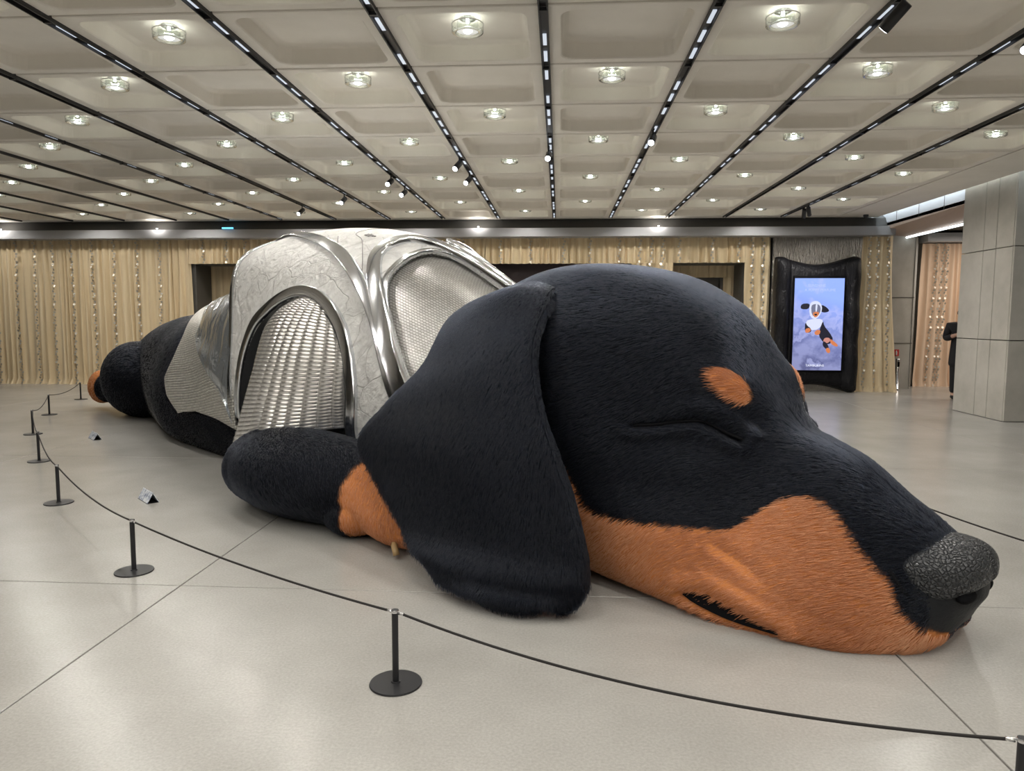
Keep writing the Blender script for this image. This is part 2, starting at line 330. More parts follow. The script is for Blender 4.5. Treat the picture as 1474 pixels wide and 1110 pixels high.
def curtain(name, x0, x1, z0, z1, y, m, label, amp=.060, flare=0.0, seed=0, strips=(), group=None, puddle=.0, xl=0, xr=0):
    """pleated cloth between x0 and x1; xl/xr shift the hem sideways"""
    rs = np.random.RandomState(seed); nx = max(12, int((x1-x0)/.016)); nz = 26
    xs = np.linspace(0, x1-x0, nx); zs = np.linspace(z0, z1, nz); V = []; F = []
    wl = rs.uniform(.085, .19, 400); ed = np.cumsum(wl); am = rs.uniform(.55, 1.2, 401); ph = np.interp(xs, np.r_[0, ed], np.arange(401)); amx = np.interp(ph, np.arange(401), am)
    def off(ph, amx, tt): return -amp*amx*(np.cos(2*math.pi*ph)*(.55+.45*tt)+.35*np.sin(math.pi*ph+tt*1.6)*tt)
    for j, z in enumerate(zs):
        tt = 1-(z-z0)/(z1-z0); q = off(ph, amx, tt)-flare*tt*tt
        if puddle and j == 0: q = q-puddle*(.6+.4*np.sin(ph*5))
        sh = xl+(xr-xl)*xs/(x1-x0)
        for x, o_, s_ in zip(xs, q, sh): V.append((x0+x+s_*tt**1.5+.012*math.sin(x*31+z*2), y+o_, z))
    for j in range(nz-1):
        for i in range(nx-1): F.append((j*nx+i, j*nx+i+1, (j+1)*nx+i+1, (j+1)*nx+i))
    c = empty(name, ((x0+x1)/2, y, z0)); tag(c, label, 'curtain', group)
    off0 = np.array([(x0+x1)/2, y, z0]); V = np.array(V)-off0
    link('cloth', mesh('cloth', V, F, m), c)
    for sx in strips:
        b = MB(); i = int(np.clip((sx-x0)/(x1-x0)*nx, 2, nx-3)); n = int((z1-z0)/.058)
        for h in range(n):
            z = (h+.5)/n*(nz-1); j = min(int(z), nz-2); p = V[j*nx+i]*(1-z+j)+V[(j+1)*nx+i]*(z-j)
            r = .026; dx = .022*math.sin(h*2.1)
            P = [(p[0]+dx+r*math.cos(a)*.9, -.075+p[1]*.4+.012*math.sin(a+h*1.7), p[2]+r*math.sin(a)) for a in np.arange(6)*math.pi/3]
            b.add(P, [(0, 1, 2, 3, 4, 5)])
        b.obj('bead_strand', 'bead_silver', c)
    return c
def rng(a, b, st, seed):
    rs = np.random.RandomState(seed); out = []; x = a+.25
    while x < b-.1: out.append(x); x += st*rs.uniform(.75, 1.25)
    return out
ZT = 3.2
curtain('curtain', -14.5, -8.06, .0, ZT, YB, 'curtain_cream', 'long pleated cream curtain with sequin strips at the far left', seed=1, strips=rng(-14.2, -8.1, .52, 1), puddle=.10)
curtain('curtain_valance', -8.06, -1.57, 2.66, ZT, YB, 'curtain_cream', 'short cream curtain valance over the left doorway and behind the armour', seed=2, strips=rng(-8.0, -1.7, .55, 2))
curtain('curtain_valance', -1.57, 2.34, 2.65, ZT, YB, 'curtain_cream', 'short cream curtain valance behind the head over the dark maroon opening', seed=3, strips=rng(-1.5, 1.5, .62, 3)+[1.66, 1.9, 2.12])
curtain('curtain_valance', 2.34, 3.84, 2.66, ZT, YB, 'curtain_cream', 'short cream curtain valance over the right doorway', seed=4, strips=[2.5, 3.15, 3.7])
curtain('curtain', 1.51, 2.36, 0, 2.66, YB, 'curtain_cream', 'narrow cream curtain between the maroon opening and the right doorway', seed=5, strips=[1.66, 1.9, 2.12])
curtain('curtain', 3.84, 4.36, 0, ZT, YB, 'curtain_cream', 'narrow cream curtain between the right doorway and the video screen', seed=6, strips=[3.98, 4.2])
curtain('curtain', -6.9, -1.55, 0, 2.66, YB+.02, 'curtain_cream', 'wide cream curtain mostly hidden behind the armour', seed=9)
curtain('curtain', 6.18, 6.8, .0, ZT, YB-.04, 'curtain_cream', 'cream curtain with sequin strips right of the video screen', seed=7, strips=[6.33, 6.46, 6.68], flare=.12, puddle=.08, xl=-.12, xr=.16)
curtain('curtain', 7.98, 9.6, 0, 3.16, 16.95, 'curtain_pink', 'pinkish cream curtain with sequin strips in the passage behind the concrete pillar', seed=8, strips=[8.28, 8.42, 8.5], flare=.1, puddle=.06, xl=-.14)
# doorways with deep reveals and inner drapes
dw = empty('door_1', (-8, YB+.1, 0)); tag(dw, kind='structure')
MB().box(-.1, .0, .0, .9, 0, 2.66).obj('reveal', 'portal_grey', dw); MB().box(0, 1.2, .0, .9, 2.66, 2.72).obj('reveal', 'portal_grey', dw)
MB().box(.18, 1.0, 1.25, 1.35, 0, 2.43).obj('inner_portal', 'portal_grey', dw)
curtain('inner_curtain', -8.3, -6.9, 0, 2.68, 16.5, 'curtain_cream', 'cream curtain inside the left doorway', seed=11, amp=.03)
d2 = empty('door_2', (3.84, YB+.1, 0)); tag(d2, kind='structure')
MB().box(-.02, .1, .0, .8, 0, 2.66).obj('reveal', 'portal_grey', d2); MB().box(-1.5, 0, .0, .9, 2.66, 2.72).obj('reveal', 'portal_grey', d2)
MB().box(-1.02, -.3, .98, 1.06, 0, 2.40).box(-.30, -.24, .80, 1.06, 0, 2.43).obj('inner_portal', 'portal_grey', d2)
curtain('inner_curtain', 2.3, 4.3, 2.4, 2.72, 16.55, 'curtain_cream', 'short cream inner valance inside the right doorway', seed=12, amp=.025)
curtain('inner_curtain', 3.6, 4.3, 0, 2.4, 16.55, 'curtain_cream', 'narrow cream inner curtain inside the right doorway', seed=13, amp=.025)
d3 = MB().box(-1.7, 1.62, 16.1, 16.2, 0, 2.75).obj('wall_recess', 'maroon'); tag(d3, kind='structure')

# ripple metal wall and the video screen
rp = MB().box(4.42, 6.28, 15.72, 15.8, 0, 3.2).obj('wall_metal', 'ripple_metal'); tag(rp, kind='structure')
sc = empty('video_screen', (5.2, 15.4, 0)); tag(sc, 'tall video screen in a puffy black leather surround, showing a flying puppy', 'screen')
def surround():
    nx, nz = 60, 70; V = []; F = []; xa, xb = -.80, .80
    xs = np.linspace(xa, xb, nx)
    top = lambda x: 2.71-.15*math.cos(min(1, abs(x-.02)/.72)*math.pi/2)**1.2 if abs(x) < .74 else 2.71
    bot = lambda x: .04+.15*math.cos(min(1, abs(x)/.72)*math.pi/2)
    for j in range(nz):
        for x in xs:
            t0 = j/(nz-1); z = bot(x)+(top(x)-bot(x))*t0
            tx = 1-abs(x)/.8; e = min(1, min(tx*8, min(t0, 1-t0)*18)); y = -.22*math.sqrt(max(0, 1-(1-e)**2))
            inx = min(1, max(0, (.66-abs(x))/.1)); inz = 1
            y += .12*inx  # sunken behind the screen
            y += .02*math.sin(z*7+x*9)*(1-inx)
            V.append((x*(1+.02*(1-t0)), y, z))
    for j in range(nz-1):
        for i in range(nx-1): F.append((j*nx+i, j*nx+i+1, (j+1)*nx+i+1, (j+1)*nx+i))
    k = len(V); return V, F
V, F = surround(); o = link('surround', mesh('surround', V, F, 'leather_black'), sc); sd = o.modifiers.new('t', 'SOLIDIFY'); sd.thickness = .05; sd.offset = 1
MB().box(-.50, .52, -.20, .1, .42, 2.36, .01).obj('bezel', 'black_matte', sc)
t = mk('screen_sky', (0, 0, 0), .3, emit=(1, 1, 1), es=1.15)
v = t.obj((1, 1, 1)); sx = t.n('ShaderNodeSeparateXYZ'); t.l(v, sx.inputs[0])
nz_ = t.noise(v, 2.2, 5, .55, .3); hz = t.math('MULTIPLY', sx.outputs['Z'], .5)
base = t.ramp(t.math('ADD', hz, t.math('MULTIPLY', sx.outputs['X'], .15)), [(.22, (.05, .055, .15)), (.5, (.11, .13, .31)), (.82, (.22, .30, .70)), (1, (.27, .39, .88))])
cl = t.ramp(t.math('ADD', nz_, t.math('MULTIPLY', hz, -.42)), [(.10, (0, 0, 0)), (.22, (.55, .55, .55)), (.26, (.08, .08, .08)), (.38, (.42, .42, .42))])
mx = t.n('ShaderNodeMix', data_type='RGBA'); t.l(cl, mx.inputs[0]); t.l(base, mx.inputs[6]); mx.inputs[7].default_value = (.45, .48, .80, 1); t.l(mx.outputs[2], t.b.inputs['Emission Color'])
MB().box(-.48, .49, -.215, -.205, .46, 2.31).obj('screen_panel', 'screen_sky', sc)
for k_, c_ in dict(pup_black=(.012, .012, .025), pup_grey=(.16, .17, .26), pup_white=(.66, .70, .88), pup_tan=(.62, .20, .08), pup_pink=(.55, .24, .20), text_white=(.85, .88, 1)).items(): mk(k_, (0, 0, 0), .5, emit=c_, es=1.0)
img = [('pup_black', [(-.36, 1.73), (-.33, 1.80), (-.20, 1.81), (-.17, 1.77), (-.20, 1.69), (-.33, 1.69)]), ('pup_black', [(.04, 1.78), (.12, 1.76), (.21, 1.68), (.20, 1.64), (.10, 1.62), (.03, 1.66)]),
 ('pup_white', [(-.18, 1.80), (-.10, 1.86), (.0, 1.85), (.07, 1.76), (.06, 1.62), (-.02, 1.50), (-.12, 1.50), (-.18, 1.60)]), ('pup_grey', [(-.15, 1.76), (-.08, 1.80), (.02, 1.78), (.05, 1.68), (.0, 1.56), (-.06, 1.53), (-.13, 1.58)]), ('pup_white', [(-.06, 1.80), (-.02, 1.80), (-.03, 1.64), (-.06, 1.64)]), ('pup_tan', [(-.10, 1.64), (.02, 1.64), (.0, 1.56), (-.06, 1.52), (-.11, 1.57)]), ('pup_black', [(-.085, 1.60), (-.02, 1.60), (-.03, 1.565), (-.07, 1.565)]),
 ('pup_white', [(-.24, 1.46), (-.10, 1.50), (.08, 1.50), (.10, 1.40), (.0, 1.28), (-.14, 1.27), (-.22, 1.34)]), ('pup_black', [(-.25, 1.44), (-.21, 1.36), (-.14, 1.31), (-.12, 1.24), (-.20, 1.21), (-.26, 1.26)]), ('pup_black', [(.10, 1.47), (.12, 1.36), (.24, 1.22), (.32, 1.08), (.24, .98), (.12, 1.02), (.02, 1.16), (.04, 1.30)]),
 ('pup_tan', [(-.24, 1.30), (-.16, 1.32), (-.13, 1.26), (-.20, 1.21), (-.25, 1.23)]), ('pup_tan', [(-.02, 1.28), (.06, 1.27), (.04, 1.18), (-.04, 1.17), (-.07, 1.22)]), ('pup_pink', [(.14, 1.12), (.24, 1.12), (.26, 1.05), (.18, 1.0), (.11, 1.04)]), ('pup_tan', [(.25, 1.10), (.31, 1.06), (.42, .97), (.38, .93), (.26, 1.0)]), ('pup_black', [(.12, 1.06), (.2, 1.0), (.24, .90), (.18, .88), (.10, .97)]), ('pup_tan', [(.18, .91), (.24, .92), (.27, .83), (.22, .80), (.17, .86)])]
mats = sorted({a for a, _ in img}); V = []; F = []; mi = []
for n_, (a, P) in enumerate(img):
    k = len(V); c = np.mean(P, 0)
    # smooth each outline
    Q = []
    for i in range(len(P)):
        p, q = np.array(P[i]), np.array(P[(i+1) % len(P)]); Q += [p*.75+q*.25, p*.25+q*.75]
    V += [(x, -.2165-.0004*n_, z) for x, z in Q]; F.append(tuple(range(k, k+len(Q)))); mi.append(mats.index(a))
me = mesh('screen_image', V, F, mats, False); me.polygons.foreach_set('material_index', mi); o = link('screen_image', me, sc)
def text(s, name, m, size, loc, parent, sxx=1.0):
    c = bpy.data.curves.new(name, 'FONT'); c.body = s; c.size = size; c.align_x = 'CENTER'; c.materials.append(M[m]); c.extrude = .001
    o = bpy.data.objects.new(name, c); o.rotation_euler = (math.pi/2, 0, 0); o.location = loc; o.scale = (sxx, 1, 1); COL.objects.link(o)
    dg = bpy.context.evaluated_depsgraph_get(); me = bpy.data.meshes.new_from_object(o.evaluated_get(dg)); q = link(name, me, parent, loc); q.rotation_euler = o.rotation_euler; q.scale = o.scale; bpy.data.objects.remove(o); return q
text('TAMBURINS', 'lettering', 'text_white', .062, (-.03, -.2175, .535), sc, 1.1)
mk('text_faint', (0, 0, 0), .5, emit=(.45, .55, .95), es=1.0)
text('SUNSHINE', 'lettering', 'text_faint', .075, (-.05, -.2175, 2.14), sc); text('A PUPPY PERFUME', 'lettering', 'text_faint', .075, (.02, -.2175, 2.05), sc)

# concrete pillar built from panels, with light slot
pl = MB().box(6.56, 9.4, 11.16, 12.44, -.05, ZC+.3).obj('pillar', 'joint_dark'); tag(pl, 'wide concrete pillar of smooth panels at the right edge', 'pillar', kind='structure')
zj = [0, 1.19, 2.55, ZC+.28]
for a, b in ((11.11, 11.53), (11.53, 11.86), (11.86, 12.48)):
    for z0, z1 in zip(zj, zj[1:]): MB().box(6.5, 6.58, a+.006, b-.006, z0+.006, z1-.006, .004).obj('panel', 'wall_concrete', pl)
for a, b in ((6.5, 7.7), (7.7, 9.4)):
    for z0, z1 in zip(zj, zj[1:]): MB().box(a+.01, b-.006, 11.09, 11.18, z0+.006, z1-.006, .004).obj('panel', 'wall_concrete', pl)
sl_ = MB().box(6.40, 6.60, 2, 16.4, ZC+.28, ZC+.3).obj('trim_3', 'white_paint'); tag(sl_, kind='structure')
area('slot_wash', (6.46, 9.5, ZC+.2), (0, math.radians(-35), 0), .05, 13, 26, (.85, .95, 1))
# passage bulkhead on the right
bh = MB().box(6.6, 6.9, 12.44, 16.2, 3.38, ZC+.2).obj('wall_bulkhead', 'pelmet_white'); tag(bh, kind='structure')
for y in (13.3, 14.2, 15.1): MB().box(6.595, 6.6, y, y+.008, 3.38, ZC+.1).obj('joint', 'joint_dark', bh)
pb = MB().add([(6.6, 12.44, 3.38), (7.3, 12.44, 3.27), (7.3, 16.9, 3.22), (6.6, 16.9, 3.28), (6.6, 12.44, 3.44), (7.3, 12.44, 3.44), (7.3, 16.9, 3.44), (6.6, 16.9, 3.44)], [(0, 3, 2, 1), (4, 5, 6, 7), (0, 1, 5, 4), (1, 2, 6, 5), (2, 3, 7, 6), (3, 0, 4, 7)]).obj('ceiling_beam', 'pink_beam'); tag(pb, kind='structure')
le = MB().box(7.29, 7.33, 12.44, 16.8, 3.20, 3.235).obj('trim_4', 'slot_light'); tag(le, kind='structure')
cr_ = MB().box(7.3, 12, 12.44, 18, 3.42, 3.5).obj('ceiling_passage', 'portal_grey'); tag(cr_, kind='structure')
pm = MB().box(7.98, 11, 16.7, 17.1, 3.18, 3.37, .004).obj('trim_5', 'pelmet_white'); tag(pm, kind='structure')
wr = MB().box(7.0, 7.52, 16.2, 17.6, 0, 3.5).obj('wall_pier', 'wall_concrete'); tag(wr, kind='structure')
MB().box(6.995, 7.525, 16.19, 16.2, 1.95, 1.962).box(6.995, 7.525, 16.19, 16.2, .98, .99).box(7.495, 7.5, 16.19, 16.2, 0, 3.4).obj('joint', 'joint_dark', wr)
wp = MB().box(7.5, 14, 17.2, 17.4, 0, 3.5).obj('wall_passage', 'wall_concrete'); tag(wp, kind='structure')
MB().box(7.52, 7.9, 16.95, 17.2, 0, 3.3).obj('wall_return', 'white_paint', wp)
area('passage_light', (9.5, 15.2, 3.3), (0, 0, 0), 2.5, 1.5, 70, (1, .88, .76))
# barrier bollard and little red sign
bo = empty('bollard', (7.14, 15.95, 0)); tag(bo, 'short stainless steel bollard in front of the concrete pier', 'bollard')
MB().lathe([(.055, 0), (.055, .03), (.042, .035), (.042, .64), (.038, .66), (.001, .665)], n=20, cap=False).obj('post', 'steel', bo, smooth=True); MB().box(-.02, .02, -.05, -.03, .50, .60).obj('slot', 'black_matte', bo)
rs_ = empty('wall_sign', (7.2, 16.18, .78)); tag(rs_, 'small red safety sign on the concrete pier', 'sign'); MB().box(-.055, .055, -.012, 0, -.07, .07).obj('plate', 'red_sign', rs_); MB().lathe([(.018, -.05), (.018, .02), (.008, .035), (.008, .05)], c=(0, -.014, 0), n=8).obj('extinguisher_mark', 'white_paint', rs_)
# camera dome / sensor at the end of the ceiling strip
o = MB().lathe([(.05, 0), (.05, -.03), (.03, -.07), (.001, -.08)], n=16, cap=False).obj('security_camera', 'dark_metal', None, (6.05, 15.2, ZC), True); tag(o, 'small black dome security camera under the ceiling strip', 'camera')

# ------------------------------------------------------------------ barrier stanchions and ropes
post = MB().lathe([(.0135, .008), (.0135, .315)], n=14).mesh('post', 'dark_metal', False)
base = MB().lathe([(.001, .0), (.106, .0), (.108, .003), (.106, .008), (.02, .009), (.018, .014), (.001, .014)], n=40, cap=False).mesh('base_plate', 'dark_metal', False)
capr = MB().lathe([(.0145, .303), (.0155, .305), (.0155, .313), (.0145, .315)], n=14, cap=False).mesh('collar', 'steel', True)
hook = MB().tube([(.012, 0, .306), (.022, 0, .309), (.030, 0, .306), (.032, 0, .303)], .0035, 6).mesh('hook', 'steel', True)
ST = [(-.66, 2.85), (-2.5, 4.06), (-4.03, 5.56), (-5.4, 7.19), (-6.73, 8.88), (-7.82, 10.69), (-8.71, 12.75)]
stl = ['nearest in front of the ear', 'second from the front, by the front leg', 'third from the front, left of the silver tent sign', 'fourth from the front, on the left', 'fifth from the front, at the left edge', 'sixth from the front, near the hind foot', 'farthest, close to the left curtain']
RIGHT = [(1.325, 2.07), (2.95, 3.2), (2.2, 6.0)]
rtl = ['at the lower right corner', 'out beyond the right edge past the nose', 'hidden behind the head']
def stanchion(x, y, lab, nb):
    s = empty('stanchion', (x, y, 0)); tag(s, 'low black barrier stanchion ' + lab, 'stanchion', 'barrier stanchions')
    link('base_plate', base, s); link('post', post, s); link('collar', capr, s)
    for b in nb:
        h = link('hook', hook, s); h.rotation_euler = (0, 0, math.atan2(b[1]-y, b[0]-x))
seq = [RIGHT[2], RIGHT[1], RIGHT[0]]+ST
labs = [rtl[2], rtl[1], rtl[0]]+stl
for n_, (p, lb) in enumerate(zip(seq, labs)): stanchion(*p, lb, [seq[k] for k in (n_-1, n_+1) if 0 <= k < len(seq)])
sag = [.07, .05, .085, .03, .05, .06, .07, .07, .06]
for n_ in range(len(seq)-1):
    a, b = np.array((*seq[n_], .303)), np.array((*seq[n_+1], .303)); d = (b-a)/np.linalg.norm(b-a); a = a+d*.03; b = b-d*.03
    tt = np.linspace(0, 1, 26); P = a+(b-a)*tt[:, None]; P[:, 2] -= sag[n_]*4*tt*(1-tt)
    r0 = empty('barrier_rope', tuple((a+b)/2*[1, 1, 0]))
    lab = 'thin black barrier rope from the stanchion %s' % labs[n_] if n_ else 'thin black barrier rope crossing the floor behind the muzzle'
    tag(r0, ' '.join(lab.split()[:15]), 'rope', 'barrier ropes'); P = P-(a+b)/2*[1, 1, 0]
    MB().tube(P, .0052, 7).obj('cord', 'rope_black', r0, smooth=True)
    MB().tube([P[0]-d*.012, P[0]+d*.012], .0062, 8).tube([P[-1]-d*.012, P[-1]+d*.012], .0062, 8).obj('ferrule', 'steel', r0, smooth=True)

# little folded tent signs on the floor
def tent(x, y, rz, sc_, lab):
    o = empty('tent_sign', (x, y, 0), label=lab, cat='sign', group='tent signs'); o.rotation_euler = (0, 0, rz); o.scale = (sc_,)*3
    L, H, Wd, th = .125, .085, .047, .004
    for s in (1, -1):
        V = [(-L, s*Wd, 0), (L, s*Wd, 0), (L, 0, H), (-L, 0, H)]; n = np.array((0, s*H, Wd)); n = n/np.linalg.norm(n)*th
        W2 = [tuple(np.array(v)-n) for v in V]; W2 = [(a, b, max(c, 0)) for a, b, c in W2]
        MB().add(V+W2, [(0, 1, 2, 3), (7, 6, 5, 4), (0, 4, 5, 1), (1, 5, 6, 2), (2, 6, 7, 3), (3, 7, 4, 0)]).obj('sign_face', 'sign_print', o)
    MB().box(-L, L, -Wd, Wd, 0, .003).obj('sign_base', 'black_matte', o)
tent(-3.36, 5.70, math.radians(-44), 1.0, 'small folded silver tent sign nearer the front leg, on the floor inside the rope')
tent(-5.72, 8.60, math.radians(-43), 1.0, 'small folded grey tent sign farther back, by the hind part')

# ------------------------------------------------------------------ the giant sleeping dachshund; local axes: s back from the nose, w towards the viewer's side, z up
def herm(xs,ys,x):
    xs=np.asarray(xs,float);ys=np.asarray(ys,float);x=np.atleast_1d(x)
    n=len(xs);h=np.diff(xs);dl=np.diff(ys,axis=0)/h[(...,)+(None,)*(ys.ndim-1)]
    m=np.empty_like(ys);m[0]=dl[0];m[-1]=dl[-1]
    for i in range(1,n-1): m[i]=(dl[i-1]*h[i]+dl[i]*h[i-1])/(h[i]+h[i-1])
    i=np.clip(np.searchsorted(xs,x,side='right')-1,0,n-2);t=(x-xs[i])/h[i]
    sh=(...,)+(None,)*(ys.ndim-1);t=t[sh];hh=h[i][sh]
    return (2*t**3-3*t**2+1)*ys[i]+(t**3-2*t**2+t)*hh*m[i]+(-2*t**3+3*t**2)*ys[i+1]+(t**3-t**2)*hh*m[i+1]
# s: [ztop, (aw,az),(bw,bz),(cw,cz),(dw,dz),(ew,ez), zbot]
BODY=[
(0.03,.35,.03,.345,.05,.33,.06,.30,.05,.27,.03,.25,.25),
(0.08,.42,.06,.41,.12,.37,.15,.30,.14,.23,.08,.18,.17),
(0.13,.45,.08,.44,.17,.39,.21,.31,.22,.18,.15,.09,.09),
(0.20,.50,.10,.49,.20,.43,.26,.33,.31,.17,.26,.035,.04),
(0.30,.57,.11,.56,.22,.49,.31,.36,.39,.16,.36,.015,.02),
(0.42,.645,.12,.63,.25,.56,.37,.38,.49,.15,.47,.01,.02),
(0.62,.79,.13,.775,.26,.69,.42,.46,.575,.17,.57,.012,.02),
(0.80,.872,.12,.862,.24,.79,.42,.54,.62,.19,.61,.015,.03),
(0.92,.925,.11,.92,.23,.86,.42,.60,.65,.21,.64,.02,.04),
(1.02,1.035,.14,1.03,.26,.97,.43,.70,.675,.23,.66,.025,.05),
(1.10,1.16,.19,1.15,.315,1.07,.455,.78,.69,.26,.67,.03,.05),
(1.30,1.48,.26,1.43,.43,1.22,.53,.86,.73,.31,.67,.04,.06),
(1.60,1.69,.32,1.64,.56,1.38,.66,.95,.78,.35,.67,.05,.06),
(2.00,1.82,.36,1.77,.68,1.48,.82,1.0,.81,.40,.65,.06,.06),
(2.50,1.865,.36,1.80,.72,1.5,.88,1.0,.84,.40,.66,.06,.04),
(3.00,1.75,.35,1.68,.66,1.40,.82,.95,.85,.40,.60,.05,.02),
(3.50,1.60,.33,1.54,.58,1.28,.72,.95,.85,.40,.65,.03,.0),
(4.20,1.80,.40,1.72,.60,1.45,.74,1.1,.80,.45,.70,.02,.0),
(5.20,2.12,.45,2.0,.72,1.68,.85,1.2,.88,.5,.75,.0,-.02),
(6.20,1.95,.46,1.88,.78,1.55,.92,1.1,.98,.5,.85,.0,-.02),
(7.00,1.76,.45,1.70,.82,1.42,1.00,.95,1.06,.45,.92,.02,-.02),
(8.50,1.64,.45,1.58,.84,1.32,1.05,.88,1.12,.42,.95,.02,-.02),
(9.40,1.56,.42,1.51,.76,1.25,.93,.85,.99,.42,.80,.02,-.02),
(10.2,1.50,.38,1.46,.70,1.22,.84,.82,.82,.40,.65,.02,-.02),
(11.0,1.40,.36,1.35,.62,1.12,.75,.75,.75,.38,.55,.03,.0),
(11.8,1.20,.28,1.16,.50,.95,.58,.65,.56,.35,.40,.08,.05),
(12.3,.85,.15,.83,.26,.72,.30,.55,.27,.35,.18,.2,.18),
]
def sec(row):
    r=list(row[1:]);pts=[(0,r[0])]+[(r[1+2*i],r[2+2*i]) for i in range(5)]+[(0,r[11])]
    return pts
def closed(pts,M):
    P=np.array(pts);full=np.vstack([P,P[-2:0:-1]*[-1,1]])  # closed control polygon
    n=len(full);ext=np.vstack([full[-3:],full,full[:4]]);
    d=np.r_[0,np.cumsum(np.maximum(np.linalg.norm(np.diff(ext,axis=0),axis=1),1e-4)**.6)]
    t0,t1=d[3],d[3+n]
    return herm(d,ext,np.linspace(t0,t1,M,endpoint=False))
def body_ring(ss,M=96):
    tab=np.array([r[1:] for r in BODY]);S=np.array([r[0] for r in BODY])
    v=herm(S,tab,ss)
    return [closed(sec((0,*row)),M) for row in v]
def loft_grid(rings3,cap=True):
    V=np.vstack(rings3);n=len(rings3);M=len(rings3[0]);F=[]
    for i in range(n-1):
        for j in range(M):
            k=(j+1)%M;F.append((i*M+j,i*M+k,(i+1)*M+k,(i+1)*M+j))
    if cap:
        V=np.vstack([V,rings3[0].mean(0),rings3[-1].mean(0)]);a=n*M
        for j in range(M):
            k=(j+1)%M;F.append((a,k,j));F.append((a+1,(n-1)*M+j,(n-1)*M+k))
    return V,F
def trunk(M=96,ds=.05):
    S0=[r[0] for r in BODY]
    ss=np.unique(np.round(np.r_[np.linspace(S0[0],1.3,60),np.arange(1.3,S0[-1],ds),S0[-1]],4))
    rings=[np.c_[np.full(M,s),r] for s,r in zip(ss,body_ring(ss,M))]
    return loft_grid(rings)
def tube(path,M=32,sub=8):
    # path rows: s,w,z,rw(horizontal),rz(vertical)
    P=np.array(path,float);d=np.r_[0,np.cumsum(np.linalg.norm(np.diff(P[:,:3],axis=0),axis=1))]
    t=np.linspace(0,d[-1],(len(P)-1)*sub+1);Q=herm(d,P,t)
    T=np.gradient(Q[:,:3],axis=0);rings=[]
    a=np.linspace(0,2*np.pi,M,endpoint=False)
    for q,tt in zip(Q,T):
        tt=tt/np.linalg.norm(tt);hx=np.cross(tt,[0,0,1.]);hx/=np.linalg.norm(hx)+1e-9;vz=np.cross(hx,tt)
        rings.append(q[:3]+np.outer(np.cos(a)*q[3],hx)+np.outer(np.sin(a)*q[4],vz))
    return loft_grid(rings)
def blob(c,r,M=32):
    th=np.linspace(.05,np.pi-.05,M//2);rings=[]
    a=np.linspace(0,2*np.pi,M,endpoint=False)
    for t in th: rings.append(np.c_[np.full(M,c[0]+r[0]*np.cos(t)),c[1]+r[1]*np.sin(t)*np.cos(a),c[2]+r[2]*np.sin(t)*np.sin(a)])
    return loft_grid(rings)
def legs():
    out=[]
    for sg in (1,-1):
        arm=[(4.93,1.24,.30,.12,.15),(4.83,1.26,.30,.34,.28),(4.58,1.28,.32,.43,.315),(4.2,1.27,.325,.46,.32),(3.85,1.18,.31,.43,.31),(3.55,1.09,.28,.37,.28),(3.25,1.08,.23,.29,.24),(3.0,1.10,.16,.25,.17),(2.82,1.12,.11,.15,.10)]
        out.append(tube([(a,b*sg,c,d,e) for a,b,c,d,e in arm]))
        out.append(blob((3.50,1.26*sg,.15),(.24,.20,.15)))
        out.append(blob((11.2,.62*sg,.55),(1.05,.50,.58)))
        out.append(tube([(11.9,.75*sg,.36,.2,.2),(12.3,.85*sg,.36,.20,.24),(12.6,.87*sg,.36,.18,.24),(12.72,.87*sg,.36,.10,.14)]))
    return out

SHELL=[
(3.25,1.70,.28,1.64,.52,1.44,.74,1.12,.80,.6,.62,.3,.28),
(3.8,1.97,.36,1.89,.64,1.62,.86,1.2,.92,.65,.75,.3,.28),
(4.4,2.19,.42,2.10,.74,1.81,.94,1.3,.99,.65,.80,.3,.28),
(5.0,2.32,.46,2.23,.82,1.92,1.01,1.3,1.04,.65,.85,.3,.28),
(5.6,2.37,.48,2.29,.86,1.98,1.04,1.3,1.06,.68,.9,.3,.28),
(6.0,2.36,.54,2.29,.90,2.02,1.03,1.3,1.05,.7,.9,.3,.28),
(6.3,2.29,.58,2.24,.91,2.04,1.02,1.3,1.03,.7,.9,.3,.28),
]
CLOTH=[
(6.2,2.16,.47,2.10,.83,1.86,.98,1.25,1.02,.6,.9,.25,.2),
(6.7,2.02,.46,1.97,.83,1.70,1.01,1.15,1.06,.52,.93,.2,.15),
(7.3,1.87,.46,1.82,.85,1.53,1.05,1.02,1.105,.45,.95,.1,.05),
(8.0,1.75,.47,1.70,.87,1.42,1.075,.95,1.135,.43,.97,.03,.0),
(8.5,1.68,.47,1.62,.865,1.35,1.08,.90,1.15,.42,.98,.02,-.02),
(9.0,1.64,.46,1.58,.83,1.32,1.04,.89,1.12,.42,.93,.02,-.02),
(9.5,1.58,.43,1.53,.78,1.27,.95,.87,1.01,.42,.81,.02,-.02),
]
def rings(TAB,ss,M=96):
    tab=np.array([r[1:] for r in TAB]);S=np.array([r[0] for r in TAB])
    return [closed(sec((0,*row)),M) for row in herm(S,tab,ss)]
def surf(TAB,ss,M=128):
    R=[np.c_[np.full(M,s),r] for s,r in zip(ss,rings(TAB,ss,M))]
    return loft_grid(R,cap=False)
